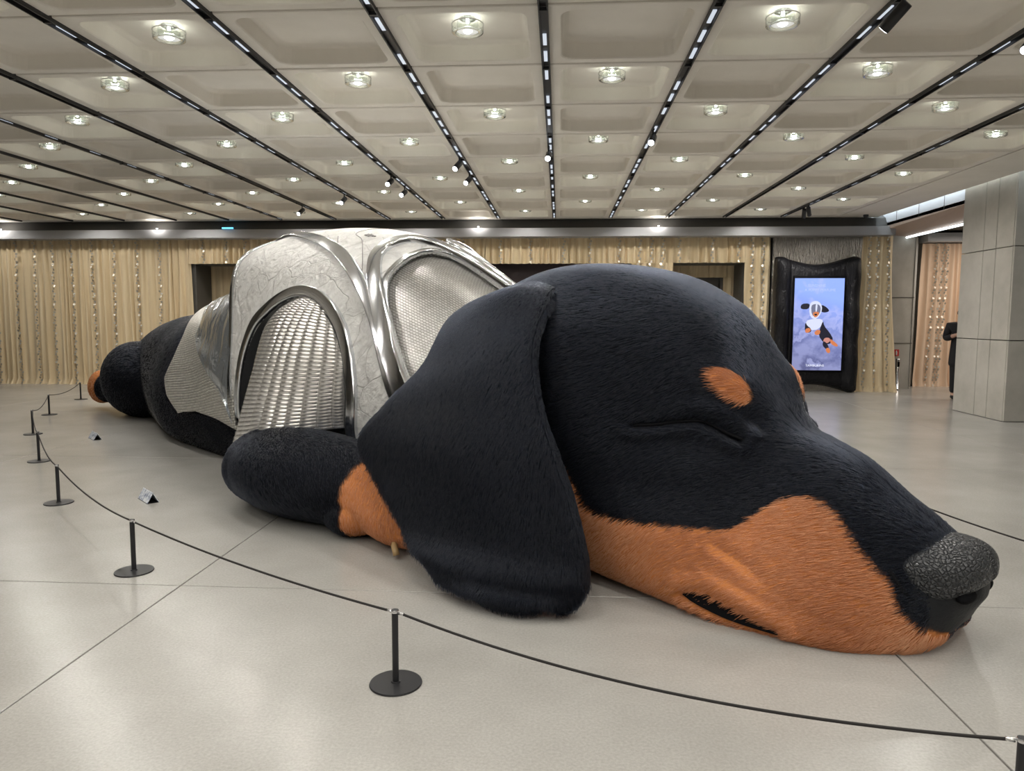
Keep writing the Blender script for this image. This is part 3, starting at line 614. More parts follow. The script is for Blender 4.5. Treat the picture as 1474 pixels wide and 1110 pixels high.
EARROWS=[ # front, m1, m2, rear
[(2.30,.45,1.66),(2.5,.52,1.68),(2.8,.50,1.62),(3.15,.46,1.55)],
[(2.17,.62,1.60),(2.45,.73,1.62),(2.75,.74,1.56),(3.08,.68,1.47)],
[(2.10,.78,1.46),(2.4,.87,1.45),(2.7,.90,1.40),(3.0,.88,1.32)],
[(2.02,.90,1.27),(2.3,1.0,1.25),(2.65,1.03,1.2),(3.03,1.02,1.13)],
[(1.88,.98,1.0),(2.2,1.10,1.0),(2.65,1.15,.97),(3.18,1.18,.92)],
[(1.73,1.02,.79),(2.1,1.17,.78),(2.65,1.25,.76),(3.34,1.30,.68)],
[(1.60,1.02,.55),(1.95,1.20,.52),(2.4,1.30,.5),(3.02,1.36,.47)],
[(1.49,1.04,.30),(1.75,1.22,.26),(2.15,1.34,.26),(2.62,1.40,.24)],
[(1.47,1.06,.13),(1.66,1.27,.10),(1.98,1.40,.11),(2.36,1.43,.12)],
[(1.56,1.13,.05),(1.62,1.32,.05),(1.82,1.43,.05),(2.20,1.43,.06)],
]
def ear(sg=1,nr=60,nc=40,th=.05):
    E=np.array(EARROWS,float);
    g=herm(np.arange(len(E)),E,np.linspace(0,len(E)-1,nr))
    g=np.swapaxes(g,0,1);g=herm(np.arange(4),g,np.linspace(0,3,nc));g=np.swapaxes(g,0,1) # nr,nc,3
    du=np.gradient(g,axis=0);dv=np.gradient(g,axis=1);n=np.cross(du,dv);n/=np.linalg.norm(n,axis=2,keepdims=True)+1e-9
    if n[nr//2,nc//2,1]<0:n=-n
    # rounded edge: thickness falls at borders
    a=np.linspace(0,1,nc);b=np.linspace(0,1,nr)
    e=np.minimum(np.minimum(a,1-a)[None,:]*nc/3.,np.minimum(1-b,1)[:,None]*nr/3.);e=np.clip(e,0,1);t=th*np.sqrt(1-(1-e)**2)
    o=g+n*t[...,None];i=g-n*t[...,None]*.8
    V=np.vstack([o.reshape(-1,3),i.reshape(-1,3)]);F=[];N=nr*nc
    for r in range(nr-1):
        for c in range(nc-1):
            k=r*nc+c;F.append((k,k+1,k+nc+1,k+nc));F.append((N+k,N+k+nc,N+k+nc+1,N+k+1))
    V=V*[1,sg,1]
    return V,F

SLV=[ # rows hem->apex ; cols rear->front
[(5.50,1.24,.42),(5.05,1.46,.46),(4.50,1.38,.57),(4.18,1.02,.64),(3.92,.78,.66)],
[(5.50,1.14,.80),(5.05,1.34,.84),(4.58,1.26,.88),(4.22,1.0,.90),(3.95,.76,.90)],
[(5.52,1.06,1.18),(5.06,1.20,1.20),(4.64,1.15,1.22),(4.28,.93,1.22),(3.98,.72,1.2)],
[(5.48,.95,1.48),(5.10,1.03,1.52),(4.74,.98,1.52),(4.42,.84,1.48),(4.2,.66,1.42)],
[(5.16,.82,1.66),(4.95,.85,1.70),(4.75,.84,1.71),(4.5,.76,1.66),(4.3,.64,1.60)],
]

DOG = empty('dachshund_sculpture', (1.95, 3.3, 0), label='giant furry black and tan dachshund asleep on the floor in silver armour', cat='sculpture')
DOG.rotation_euler = (0, 0, math.radians(135))
TANL = np.array([(.15, .11), (.182, .141), (.23, .188), (.278, .239), (.302, .308), (.35, .36), (.43, .423), (.494, .501), (.574, .584), (.662, .633), (.742, .644), (.814, .62), (.886, .556), (.95, .488), (1.006, .457), (1.142, .445), (1.31, .436), (1.494, .434), (1.662, .435), (1.766, .468), (1.878, .64), (2.0, .76), (2.3, .8)])
BC = np.array((1.165, .33, 1.145)); E1 = np.array((.168, .155, .085)); E1 /= np.linalg.norm(E1); E2 = np.array((.08, -.035, .18)); E2 /= np.linalg.norm(E2)
def wob(P, fr, seed=0):
    rs = np.random.RandomState(seed); o = np.zeros(len(P))
    for k in range(6):
        d = rs.normal(size=3); d /= np.linalg.norm(d); o += np.sin(P@d*fr*rs.uniform(.6, 1.6)+rs.uniform(0, 6.3))
    return o/6
def tan_amount(P, soft=.012):
    s, w, z = P[:, 0], np.abs(P[:, 1]), P[:, 2]
    jit = .012*wob(P, 60, 3)
    zb = np.interp(s, TANL[:, 0], TANL[:, 1])
    a = np.clip((zb-z+jit)/soft+.5, 0, 1)*(s > .13)*(s < 2.55)
    q = np.c_[s, w, z]-BC; c = E1@E2; a1 = q@E1; a2 = q@E2; u = (a1-c*a2)/(1-c*c); v = (a2-c*a1)/(1-c*c)
    r = np.sqrt((u/.118)**2+(v/.088)**2)+jit*2; a = np.maximum(a, np.clip((1-r)/.1+.5, 0, 1)*(np.linalg.norm(q, axis=1) < .2))
    leg = np.clip((3.40+.1*(z-.3)-s+jit*2)/.03+.5, 0, 1)*(s > 2.6)*(w > .70)*(z < .64); a = np.maximum(a, leg)
    hind = np.clip((s-12.22+jit)/.03, 0, 1)*(w > .5)*(z < .8); return np.maximum(a, hind)
EYE = np.array([(1.56, .64, .922), (1.534, .633, .927), (1.454, .59, .935), (1.374, .544, .952), (1.254, .478, .966), (1.19, .449, .946), (1.126, .42, .911), (1.062, .377, .88)])
MOU = np.array([(1.16, .708, .128), (1.054, .693, .150), (.99, .68, .130), (.902, .659, .100), (.822, .637, .072), (.71, .605, .036)])
MOL = np.array([(1.17, .708, .112), (1.12, .702, .090), (1.06, .692, .072), (.95, .668, .046), (.838, .636, .030), (.70, .603, .022)])
FOLD = np.array([(1.05, .60, .36), (.90, .57, .30), (.76, .545, .22), (.62, .53, .155), (.46, .47, .11)])
def seg_dist(P, L):
    best = np.full(len(P), 9.); dz = np.zeros(len(P))
    for a, b in zip(L[:-1], L[1:]):
        d = b-a; t = np.clip(((P-a)@d)/(d@d), 0, 1); c = a+t[:, None]*d; q = np.linalg.norm(P-c, axis=1); m = q < best; best[m] = q[m]; dz[m] = (P-c)[m, 2]
    return best, dz
def mirror(P): return P*[1, -1, 1]
def eval_obj(o):
    dg = bpy.context.evaluated_depsgraph_get(); e = o.evaluated_get(dg); me = e.to_mesh(); n = len(me.vertices)
    V = np.empty(n*3, np.float32); me.vertices.foreach_get('co', V); V = V.reshape(-1, 3).astype(float)
    F = np.array([list(p.vertices) if len(p.vertices) == 4 else list(p.vertices)+[p.vertices[-1]] for p in me.polygons]); e.to_mesh_clear(); return V, F
def vnormals(V, F):
    n = np.cross(V[F[:, 2]]-V[F[:, 0]], V[F[:, 3]]-V[F[:, 1]]); N = np.zeros_like(V)
    for k in range(4): np.add.at(N, F[:, k], n)
    return N/(np.linalg.norm(N, axis=1, keepdims=True)+1e-12)
def smooth_mesh(V, F, it, lam=.5):
    E = np.vstack([F[:, [0, 1]], F[:, [1, 2]], F[:, [2, 3]], F[:, [3, 0]]]); E = E[E[:, 0] != E[:, 1]]
    for k in range(it):
        S = np.zeros_like(V); c = np.zeros(len(V)); np.add.at(S, E[:, 0], V[E[:, 1]]); np.add.at(c, E[:, 0], 1)
        V = V+(lam if k % 2 == 0 else -lam*.9)*(S/np.maximum(c, 1)[:, None]-V)
    return V
def build_body():
    mb = MB()
    for V, F in [trunk()]+legs(): mb.add(V, F)
    o = mb.obj('tmp', 'fur_base', None); md = o.modifiers.new('r', 'REMESH'); md.mode = 'VOXEL'; md.voxel_size = .018
    V, F = eval_obj(o); bpy.data.objects.remove(o)
    V = smooth_mesh(V, F, 12); V[:, 2] = np.maximum(V[:, 2], .004)
    N = vnormals(V, F); a = V*[1, np.nan, 1]; Pm = np.c_[V[:, 0], np.abs(V[:, 1]), V[:, 2]]
    disp = .012*wob(V, 5, 1)+.006*wob(V, 14, 2)
    hd = V[:, 0] < 2.0; P = Pm[hd]; d = np.zeros(hd.sum())
    e, dz = seg_dist(P, EYE); inner = np.clip((1.45-P[:, 0])/.3, 0, 1)
    d -= .030*np.exp(-(e/.017)**2); d += .020*np.exp(-((e-.05)/.03)**2)*(dz < 0); d += .030*np.exp(-((e-.075)/.04)**2)*(dz > 0)*inner
    d -= .035*np.exp(-(np.linalg.norm((P-[1.04, .33, .96])/[.10, .12, .07], axis=1))**2)
    d += .030*np.exp(-(np.linalg.norm((P-BC)/[.13, .13, .10], axis=1))**2)
    m1, z1 = seg_dist(P, MOU); m2, z2 = seg_dist(P, MOL); gap = (z1 < 0) & (z2 > 0) & (P[:, 0] < 1.16) & (P[:, 0] > .70)
    d -= .045*np.exp(-(m2/.02)**2)*(z1 < .01)+.04*gap*np.exp(-(m1/.05)**2); d += .018*np.exp(-((m1-.06)/.04)**2)*(z1 > 0)
    q, _ = seg_dist(P, FOLD); d -= .022*np.exp(-(q/.035)**2)
    d -= .02*np.exp(-(np.linalg.norm((P-[1.5, .70, .62])/[.35, .3, .12], axis=1))**2); d += .02*np.exp(-(np.linalg.norm((P-[1.25, .6, .72])/[.2, .3, .10], axis=1))**2)
    disp[hd] = disp[hd]*.6+d
    # soft crease where the haunch meets the belly
    V = V+N*disp[:, None]; V[:, 2] = np.maximum(V[:, 2], .004)
    me = bpy.data.meshes.new('body'); me.from_pydata(V.tolist(), [], [[int(i) for i in dict.fromkeys(q)] for q in F.tolist()]); me.polygons.foreach_set('use_smooth', [True]*len(me.polygons)); me.materials.append(M['fur_base'])
    at = me.attributes.new('tan', 'FLOAT', 'POINT'); at.data.foreach_set('value', tan_amount(V).astype(np.float32))
    bare = ((V[:, 0] < .24) & (V[:, 2] > .06))*(1-tan_amount(V)); ab = me.attributes.new('bare', 'FLOAT', 'POINT'); ab.data.foreach_set('value', bare.astype(np.float32)); me.update()
    link('body', me, DOG); return V, F
BV, BF = build_body()
def build_ear(sg):
    V, F = ear(sg); V = np.array(V); F = np.array(F); V = V+.012*wob(V, 9, 4)[:, None]*[0, sg, .3]; V[:, 2] = np.maximum(V[:, 2], .006)
    # a soft fold where the flap bends onto the floor
    V[:, 1] += sg*.03*np.exp(-((V[:, 2]-.20)/.05)**2)*(V[:, 0] < 2.6)*np.clip((np.abs(V[:, 1])-1.0)*6, 0, 1)
    link('ear', mesh('ear', V, F, 'fur_base'), DOG); return V, F
EARS = [build_ear(1), build_ear(-1)]

# ---------------- fur strands
def scatter(V, F, n, seed, keep, closest=3.3):
    rs = np.random.RandomState(seed); a, b, c, d = (V[F[:, k]] for k in range(4)); nr = np.cross(c-a, d-b); ar = np.linalg.norm(nr, axis=1)*.5; nr = nr/(2*ar[:, None]+1e-12)
    ctr = (a+b+c+d)/4; R = np.array([[-.70711, -.70711], [.70711, -.70711]]); wpos = np.c_[ctr[:, :2]@R.T+[1.95, 3.3], ctr[:, 2]]
    dist = np.linalg.norm(wpos-[0, 0, 1.5], axis=1); wgt = ar*(closest/np.maximum(dist, closest))**2*keep(ctr, nr)
    idx = rs.choice(len(F), n, p=wgt/wgt.sum()); u, v = rs.rand(n, 1), rs.rand(n, 1)
    p = (a[idx]*(1-u)+b[idx]*u)*(1-v)+(d[idx]*(1-u)+c[idx]*u)*v; return p, nr[idx], dist[idx], rs
def strands(name, P, D, N, length, rad, shade, m, parent):
    n = len(P); lift = np.clip(.30+.34*wob(P, 4.5, 31), .14, .8); K = 4; t = np.linspace(0, 1, K)
    X = np.empty((n, K, 3))
    for k, tt in enumerate(t): X[:, k] = P-N*.001+length[:, None]*(D*tt+N*(lift[:, None]*tt-lift[:, None]*.7*tt*tt))
    X[:, :, 2] = np.maximum(X[:, :, 2], .001)
    h = bpy.data.hair_curves.new(name); h.add_curves([K]*n); h.attributes['position'].data.foreach_set('vector', X.astype(np.float32).ravel())
    ra = h.attributes.new('radius', 'FLOAT', 'POINT'); ra.data.foreach_set('value', (rad[:, None]*np.array([1, .9, .65, .12])).astype(np.float32).ravel())
    sh = h.attributes.new('shade', 'FLOAT', 'CURVE'); sh.data.foreach_set('value', shade.astype(np.float32)); h.materials.append(M[m])
    o = bpy.data.objects.new(name, h); COL.objects.link(o); o.parent = parent; o['kind'] = 'stuff'; return o
def furry(V, F, n, seed, keep, flow, prefix, parent, ln=.042):
    P, N, dist, rs = scatter(V, F, n, seed, keep)
    D = flow(P); D = D+.55*np.c_[wob(P, 3.2, 11), wob(P, 3.2, 12), wob(P, 3.2, 13)]+.07*rs.normal(size=P.shape); D -= N*(D*N).sum(1, keepdims=True); D /= np.linalg.norm(D, axis=1, keepdims=True)+1e-9
    tn = rs.rand(len(P)) < tan_amount(P, .03) if prefix == 'body' else np.zeros(len(P), bool)
    sc_ = np.maximum(1, dist/4.2); L = ln*rs.uniform(.7, 1.25, len(P))*np.where((np.abs(P[:, 1]) > .75) & (P[:, 0] > 2.8) & (P[:, 2] < .72) & (prefix == 'body'), .62, 1)*np.where(P[:, 0] > 6, .6, 1)*np.minimum(sc_, 2); rad = .0011*sc_*rs.uniform(.7, 1.2, len(P))
    shade = np.clip(.38+.30*wob(P, 6, 21)+.16*rs.normal(size=len(P)), 0, 1)
    if (~tn).any(): strands('black_fur', P[~tn], D[~tn], N[~tn], L[~tn], rad[~tn], shade[~tn], 'fur_black', parent)
    if tn.any(): strands('tan_fur', P[tn], D[tn], N[tn], L[tn]*1.15, rad[tn], np.clip(.48+.55*wob(P[tn], 4.5, 41)+.25*wob(P[tn], 13, 42)+.12*rs.normal(size=tn.sum()), 0, 1), 'fur_tan', parent)
def keep_body(c, nr):
    s, w, z = c.T; k = np.ones(len(c)); aw = np.abs(w)
    leg = (aw > .78) & (z < .70) & (s < 5.3)
    k[(s > 3.5) & (s < 6.3) & ~leg] = 0; k[(s >= 6.3) & (s < 7.7) & (z > .46)] = 0
    k[(w < -.25) & (s > 1.2)] *= .12; k[nr[:, 2] < -.75] *= .15
    k[(s < .17) & (z > .10) & (aw < .30)] = 0
    P = np.c_[s, aw, z]; h = s < 1.8
    e, _ = seg_dist(P[h], EYE); m1, z1 = seg_dist(P[h], MOU); m2, z2 = seg_dist(P[h], MOL); kk = k[h]; kk[e < .010] = 0; kk[(z1 < 0) & (z2 > -.004) & (m2 < .05) & (P[h][:, 0] > .72)] = 0; k[h] = kk
    return k
def flow_body(P):
    s, w, z = P.T; d = np.c_[np.ones(len(P)), np.zeros(len(P)), -.30-.25*(s > 1.3)].astype(float)
    mz = s < 1.0; d[mz] = np.c_[np.ones(mz.sum()), .2*np.sign(w[mz]), np.full(mz.sum(), -.45)]
    lg = (np.abs(w) > .75) & (z < .7) & (s < 5.3) & (s > 2.6); d[lg] = [-.35, 0, -1]
    return d
body_o = [o for o in DOG.children if o.name.startswith('body')][0]; ear_o = [o for o in DOG.children if o.name.startswith('ear')]
furry(BV, BF, 210000, 1, keep_body, flow_body, 'body', body_o)
for (V, F), eo, n in zip(EARS, ear_o, (80000, 6000)):
    sg = 1 if n > 50000 else -1
    furry(V, F, n, 5, lambda c, nr: np.where(nr[:, 1]*sg > -.2, 1., .15), lambda P: np.tile([-.12, .25*sg, -1.0], (len(P), 1)), 'ear', eo)

# ---------------- nose, eyelids, mouth, claws
def nose():
    nu, nv = 80, 60; V = []; F = []
    for i in range(nv+1):
        th = math.pi*i/nv
        for j in range(nu):
            ph = 2*math.pi*j/nu; sp = lambda c, e: math.copysign(abs(c)**e, c)
            x = sp(math.sin(th)*math.cos(ph), .85); y = sp(math.sin(th)*math.sin(ph), .85); z = sp(math.cos(th), .8)
            a = abs(y); s = .205-.20*x+.03*a*a; w_ = .292*y; zt = .135-.045*a*a; zb = .088+.125*a**1.3*(1-.45*max(0, x))
            zz = .372+(zt if z > 0 else zb)*z
            if x > 0: s += .02*math.exp(-(w_/.012)**2)*x                           # philtrum groove
            V.append((s, w_, zz))
    for i in range(nv):
        for j in range(nu): F.append((i*nu+j, (i+1)*nu+j, (i+1)*nu+(j+1) % nu, i*nu+(j+1) % nu))
    return V, F
V, F = nose(); no = link('nose', mesh('nose', V, F, 'nose_leather'), DOG); tag(no, 'cracked dark grey leather nose pad')
for sg in (1, -1):
    V, F = blob((.080, .11*sg, .276), (.036, .085, .034), 24); link('nostril', mesh('nostril', V, F, 'black_matte'), DOG)
    c = [(.335, .312*sg, .375), (.30, .318*sg, .33), (.255, .31*sg, .275), (.20, .275*sg, .232)]
    Q = herm(np.arange(len(c)), np.array(c), np.linspace(0, len(c)-1, 40)); MB().tube(Q, .014, 8).obj('nostril_slit', 'black_matte', DOG, smooth=True)
# muzzle tip of bare dark skin under the pad
for sg in (1, -1):
    Q = herm(np.arange(len(EYE)), EYE*[1, sg, 1], np.linspace(0, len(EYE)-1, 50)); MB().tube(Q-[0, .016*sg, 0], .009, 8).obj('eyelid_line', 'black_matte', DOG, smooth=True)
    V = []; F = []; n = 30
    a = herm(np.arange(6), MOU*[1, sg, 1], np.linspace(0, 5, n)); b = herm(np.arange(6), MOL*[1, sg, 1], np.linspace(0, 5, n)); V = np.vstack([a, b])-[0, .010*sg, 0]; F = [(i, i+1, n+i+1, n+i) for i in range(n-1)]
    link('mouth', mesh('mouth', V, F, 'black_matte'), DOG)
    for k, (s, w_) in enumerate(((2.86, 1.30), (2.74, 1.14), (2.72, .98))):
        MB().tube([(s+.10, w_*sg*.97, .080), (s+.05, w_*sg, .07), (s+.015, w_*sg*1.01, .045), (s+.005, w_*sg*1.01, .022)], .021, 10).obj('claw', 'claw_horn', DOG, smooth=True)

# ---------------- armour
def surf_fn(TAB):
    ss = np.linspace(TAB[0][0], TAB[-1][0], 160); Mq = 480; R = np.array(rings(TAB, ss, Mq))
    def fn(s, u):
        s = np.asarray(s, float); u = np.asarray(u, float); a = np.clip((s-ss[0])/(ss[-1]-ss[0])*159, 0, 158.999); i = a.astype(int); fa_ = (a-i)[..., None]; b = np.mod(u, 1)*Mq; j = b.astype(int) % Mq; fb = (b-np.floor(b))[..., None]; j2 = (j+1) % Mq
        p = (R[i, j]*(1-fb)+R[i, j2]*fb)*(1-fa_)+(R[i+1, j]*(1-fb)+R[i+1, j2]*fb)*fa_; return np.concatenate([s[..., None], p], -1)
    def nrm(s, u):
        e = .01; d1 = fn(np.asarray(s)+e, u)-fn(np.asarray(s)-e, u); d2 = fn(s, np.asarray(u)+.003)-fn(s, np.asarray(u)-.003); n = np.cross(d1, d2); n /= np.linalg.norm(n, axis=-1, keepdims=True)+1e-9
        c = fn(s, u)-np.stack([np.asarray(s), 0*np.asarray(s), 0*np.asarray(s)+.9], -1); return n*np.sign((n*c).sum(-1))[..., None]
    return fn, nrm
SHf, SHn = surf_fn(SHELL); CLf, CLn = surf_fn(CLOTH)
TRIM1 = [(3.50, .272), (3.58, .2569), (3.71, .2275), (3.86, .1963), (4.06, .1681), (4.34, .1412), (4.74, .1144), (5.06, .1019), (5.34, .0935), (5.7, .083), (6.0, .075), (6.28, .07)]
TRIM2 = [(3.40, .272), (3.52, .2506), (3.65, .225), (3.85, .1862), (4.08, .1475), (4.23, .1212), (4.34, .095), (4.36, .0681), (4.32, .0369), (4.2, .020), (3.9, .011), (3.59, .007), (3.27, .006)]
ARCH = [(6.14, .352), (6.12, .3394), (6.01, .3075), (5.89, .2612), (5.72, .2275), (5.44, .2031), (5.15, .1862), (4.95, .1794), (4.74, .1794), (4.48, .1913), (4.25, .2144), (4.09, .2469), (4.01, .2794), (4.04, .3294), (4.05, .346)]
HOLE = [(6.10, .36), (6.05, .3381), (5.95, .3063), (5.83, .2625), (5.66, .23), (5.40, .2056), (5.13, .19), (4.93, .1844), (4.74, .1844), (4.5, .1956), (4.29, .2175), (4.13, .2487), (4.06, .2812), (4.09, .3319), (4.09, .36)]
NECK = [(3.36, .272), (3.46, .2487), (3.6, .2225), (3.8, .1837), (4.01, .1437), (4.08, .1237), (4.09, .1019), (4.08, .0688), (4.05, .0369), (3.91, .0150), (3.55, .009), (3.2, .009), (3.0, .009), (3.0, .36), (3.30, .36), (3.30, .31)]
def dens(L, n):
    L = np.array(L, float); d = np.r_[0, np.cumsum(np.linalg.norm(np.diff(L*[1, 5], axis=0), axis=1))]; return herm(d, L, np.linspace(0, d[-1], n))
def inside(x, y, poly):
    p = np.array(poly); c = np.zeros(x.shape, bool); j = len(p)-1
    for i in range(len(p)):
        m = ((p[i, 1] > y) != (p[j, 1] > y)) & (x < (p[j, 0]-p[i, 0])*(y-p[i, 1])/(p[j, 1]-p[i, 1]+1e-12)+p[i, 0]); c ^= m; j = i
    return c
def shell_mesh():
    sv = np.linspace(3.27, 6.3, 150); uv_ = np.linspace(-.345, .345, 261); S, U = np.meshgrid(sv, uv_, indexing='ij'); P = SHf(S, U); N = SHn(S, U)
    V = np.vstack([P.reshape(-1, 3), (P-N*.045).reshape(-1, 3)]); n, m = S.shape; q = n*m
    cs = (S[:-1, :-1]+S[1:, 1:])/2; cu = np.abs((U[:-1, :-1]+U[1:, 1:])/2); H = dens(HOLE, 120); K = dens(NECK[:12], 120); K = np.vstack([K, NECK[12:]])
    ok = ~(inside(cs, cu, H) | inside(cs, cu, K)); F = []
    for i in range(n-1):
        for j in range(m-1):
            if not ok[i, j]: continue
            a = i*m+j; F += [(a, a+1, a+m+1, a+m), (q+a, q+a+m, q+a+m+1, q+a+1)]
            for di, dj, e0, e1 in ((-1, 0, a, a+1), (1, 0, a+m+1, a+m), (0, -1, a+m, a), (0, 1, a+1, a+m+1)):
                x, y = i+di, j+dj
                if not (0 <= x < n-1 and 0 <= y < m-1) or not ok[x, y]: F.append((e1, e0, q+e0, q+e1))
    used = np.unique(np.array(F)); mp = np.full(len(V), -1); mp[used] = np.arange(len(used)); return V[used], [tuple(mp[list(f_)]) for f_ in F]
V, F = shell_mesh(); shell = link('armour_shell', mesh('armour_shell', V, F, 'embossed_white'), DOG); tag(shell, 'white embossed metal armour shell')
def band(L, w0, h, n=90, off=.0, fn=SHf, nf=SHn, sg=1, w1=None):
    L = dens(L, n); P = fn(L[:, 0], L[:, 1]); N = nf(L[:, 0], L[:, 1]); P = P+N*off; T = np.gradient(P, axis=0); T /= np.linalg.norm(T, axis=1, keepdims=True); B_ = np.cross(T, N); W = np.linspace(w0, w1 or w0, n)/2
    prof = [(-1, -.03), (-1, h*.7), (-.84, h*1.05), (-.72, h), (.1, h*.94), (.72, h), (.84, h*1.05), (1, h*.7), (1, -.03)]; k = len(prof); V = []
    for p, nn, b, ww in zip(P, N, B_, W): V += [p+b*ww*x+nn*y for x, y in prof]
    V = np.array(V)*[1, sg, 1]; F = [(i*k+j, i*k+(j+1) % k, (i+1)*k+(j+1) % k, (i+1)*k+j) for i in range(n-1) for j in range(k)]+[tuple(range(k))[::-1], tuple((n-1)*k+j for j in range(k))]
    return V, F
for sg in (1, -1):
    for nm, L, w0, h, w1 in (('chrome_trim', TRIM1, .13, .030, .10), ('chrome_trim', TRIM2, .17, .045, .06), ('arch_trim', ARCH, .105, .040, .105)):
        V, F = band(L, w0, h, sg=sg, w1=w1); o = link(nm, mesh(nm, V, F, 'chrome', False), shell)
        md = o.modifiers.new('b', 'BEVEL'); md.width = .006; md.segments = 2; o.data.polygons.foreach_set('use_smooth', [True]*len(o.data.polygons))
    V, F = band(NECK[:11], .05, .014, sg=sg); link('neck_edge', mesh('neck_edge', V, F, 'chrome'), shell)
    V, F = band([(6.29, .35), (6.29, .25), (6.29, .15), (6.29, .07), (6.29, .0)], .05, .022, sg=sg); link('rear_edge', mesh('rear_edge', V, F, 'chrome'), shell)
    for L in ([(5.07, .0794), (4.89, .1006)], [(5.02, .0), (4.97, .04), (4.92, .0638), (4.71, .0769), (4.47, .1081), (4.31, .1369)]):
        L = np.array(L); Q = herm(np.arange(len(L)), L, np.linspace(0, len(L)-1, 40)); P = SHf(Q[:, 0], Q[:, 1])*[1, sg, 1]; MB().tube(P, .0038, 6).obj('seam', 'seam_dark', shell, smooth=True)
    # dark lining seen inside the arm opening
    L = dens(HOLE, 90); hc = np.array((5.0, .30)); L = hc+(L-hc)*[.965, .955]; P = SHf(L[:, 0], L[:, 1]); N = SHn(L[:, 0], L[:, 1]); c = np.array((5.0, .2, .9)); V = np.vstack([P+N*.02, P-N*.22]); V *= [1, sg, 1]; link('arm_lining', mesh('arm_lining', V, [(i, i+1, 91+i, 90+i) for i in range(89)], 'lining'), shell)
# small scripted maker's mark engraved on top (a dark squiggle)
L = np.array([(4.78, .064), (4.765, .058), (4.755, .064), (4.745, .060), (4.735, .056), (4.725, .064), (4.71, .061), (4.70, .058), (4.69, .061), (4.67, .060), (4.65, .059)]); Q = herm(np.arange(len(L)), L, np.linspace(0, 10, 60)); MB().tube(SHf(Q[:, 0], Q[:, 1])+SHn(Q[:, 0], Q[:, 1])*.004, .006, 6).obj('engraved_mark', 'seam_dark', shell, smooth=True)
def grid_part(name, P, m, parent, UV, flip=False):
    n, k = P.shape[:2]; F = [(i*k+j, i*k+j+1, (i+1)*k+j+1, (i+1)*k+j) for i in range(n-1) for j in range(k-1)]; me = mesh(name, P.reshape(-1, 3), F, m); ul = me.uv_layers.new(name='UVMap'); li = np.empty(len(me.loops), np.int32); me.loops.foreach_get('vertex_index', li); ul.data.foreach_set('uv', UV.reshape(-1, 2)[li].astype(np.float32).ravel())
    return link(name, me, parent)
sv = np.linspace(3.26, 4.75, 60); uv_ = np.linspace(-.36, .36, 140); S, U = np.meshgrid(sv, uv_, indexing='ij'); P = SHf(S, U)-SHn(S, U)*(.055+.03*np.sin((S-3.3)*4)[..., None]*0)
P = P+(.018*wob(P.reshape(-1, 3), 6, 8)).reshape(S.shape)[..., None]*SHn(S, U)
tag(grid_part('neck_mesh', P, 'chain_fine', DOG, np.stack([S, U*5.2], -1)), 'silver chainmail panel at the neck')
SKR = np.array([(0, 8.12), (.126, 8.06), (.177, 7.94), (.22, 7.99), (.256, 8.10), (.2863, 7.97), (.3137, 7.72), (.4, 7.4)]); SKB = np.array([(6.2, .36), (6.31, .3544), (6.58, .3406), (6.88, .3262), (7.12, .3144), (7.45, .3131), (7.68, .3165), (8.3, .318)])
PNL = np.array([(0, 7.5), (.1244, 7.48), (.164, 7.36), (.19, 7.40), (.2281, 7.05), (.2662, 6.78), (.2906, 6.5), (.3144, 6.30), (.345, 6.22)])
q_ = np.linspace(-1, 1, 181); p_ = np.linspace(0, 1, 70); Q, Pp = np.meshgrid(q_, p_, indexing='ij')
S = 6.25+(np.interp(np.abs(Q)*.318, SKR[:, 0], SKR[:, 1])-6.25)*Pp; U = Q*np.interp(S, SKB[:, 0], SKB[:, 1]); P = CLf(S, U)+CLn(S, U)*(.022+.012*np.sin(Pp*9+Q*14))[..., None]
sk = grid_part('mail_skirt', P, 'chain_skirt', DOG, np.stack([S, U*5.6], -1)); tag(sk, 'pale chainmail skirt over the belly'); md = sk.modifiers.new('t', 'SOLIDIFY'); md.thickness = .03; md.offset = -1
U = Q*.345; S = 6.27+(np.interp(np.abs(U), PNL[:, 0], PNL[:, 1])-6.27)*Pp; P = CLf(S, U)+CLn(S, U)*(.06+.02*np.sin(Pp*5+Q*23)*Pp)[..., None]
pn = grid_part('mirror_panel', P, 'mirror_film', DOG, np.stack([U, S], -1)); tag(pn, 'crinkled mirror panel behind the shell')
a = np.linspace(0, math.pi, 14); c0 = CLf(np.array([7.15]), np.array([.06]))[0]; MB().tube([(c0[0]+.10*math.cos(t_), c0[1], c0[2]+.02+.09*math.sin(t_)) for t_ in a], .022, 8).obj('grip_handle', 'white_paint', pn, smooth=True)

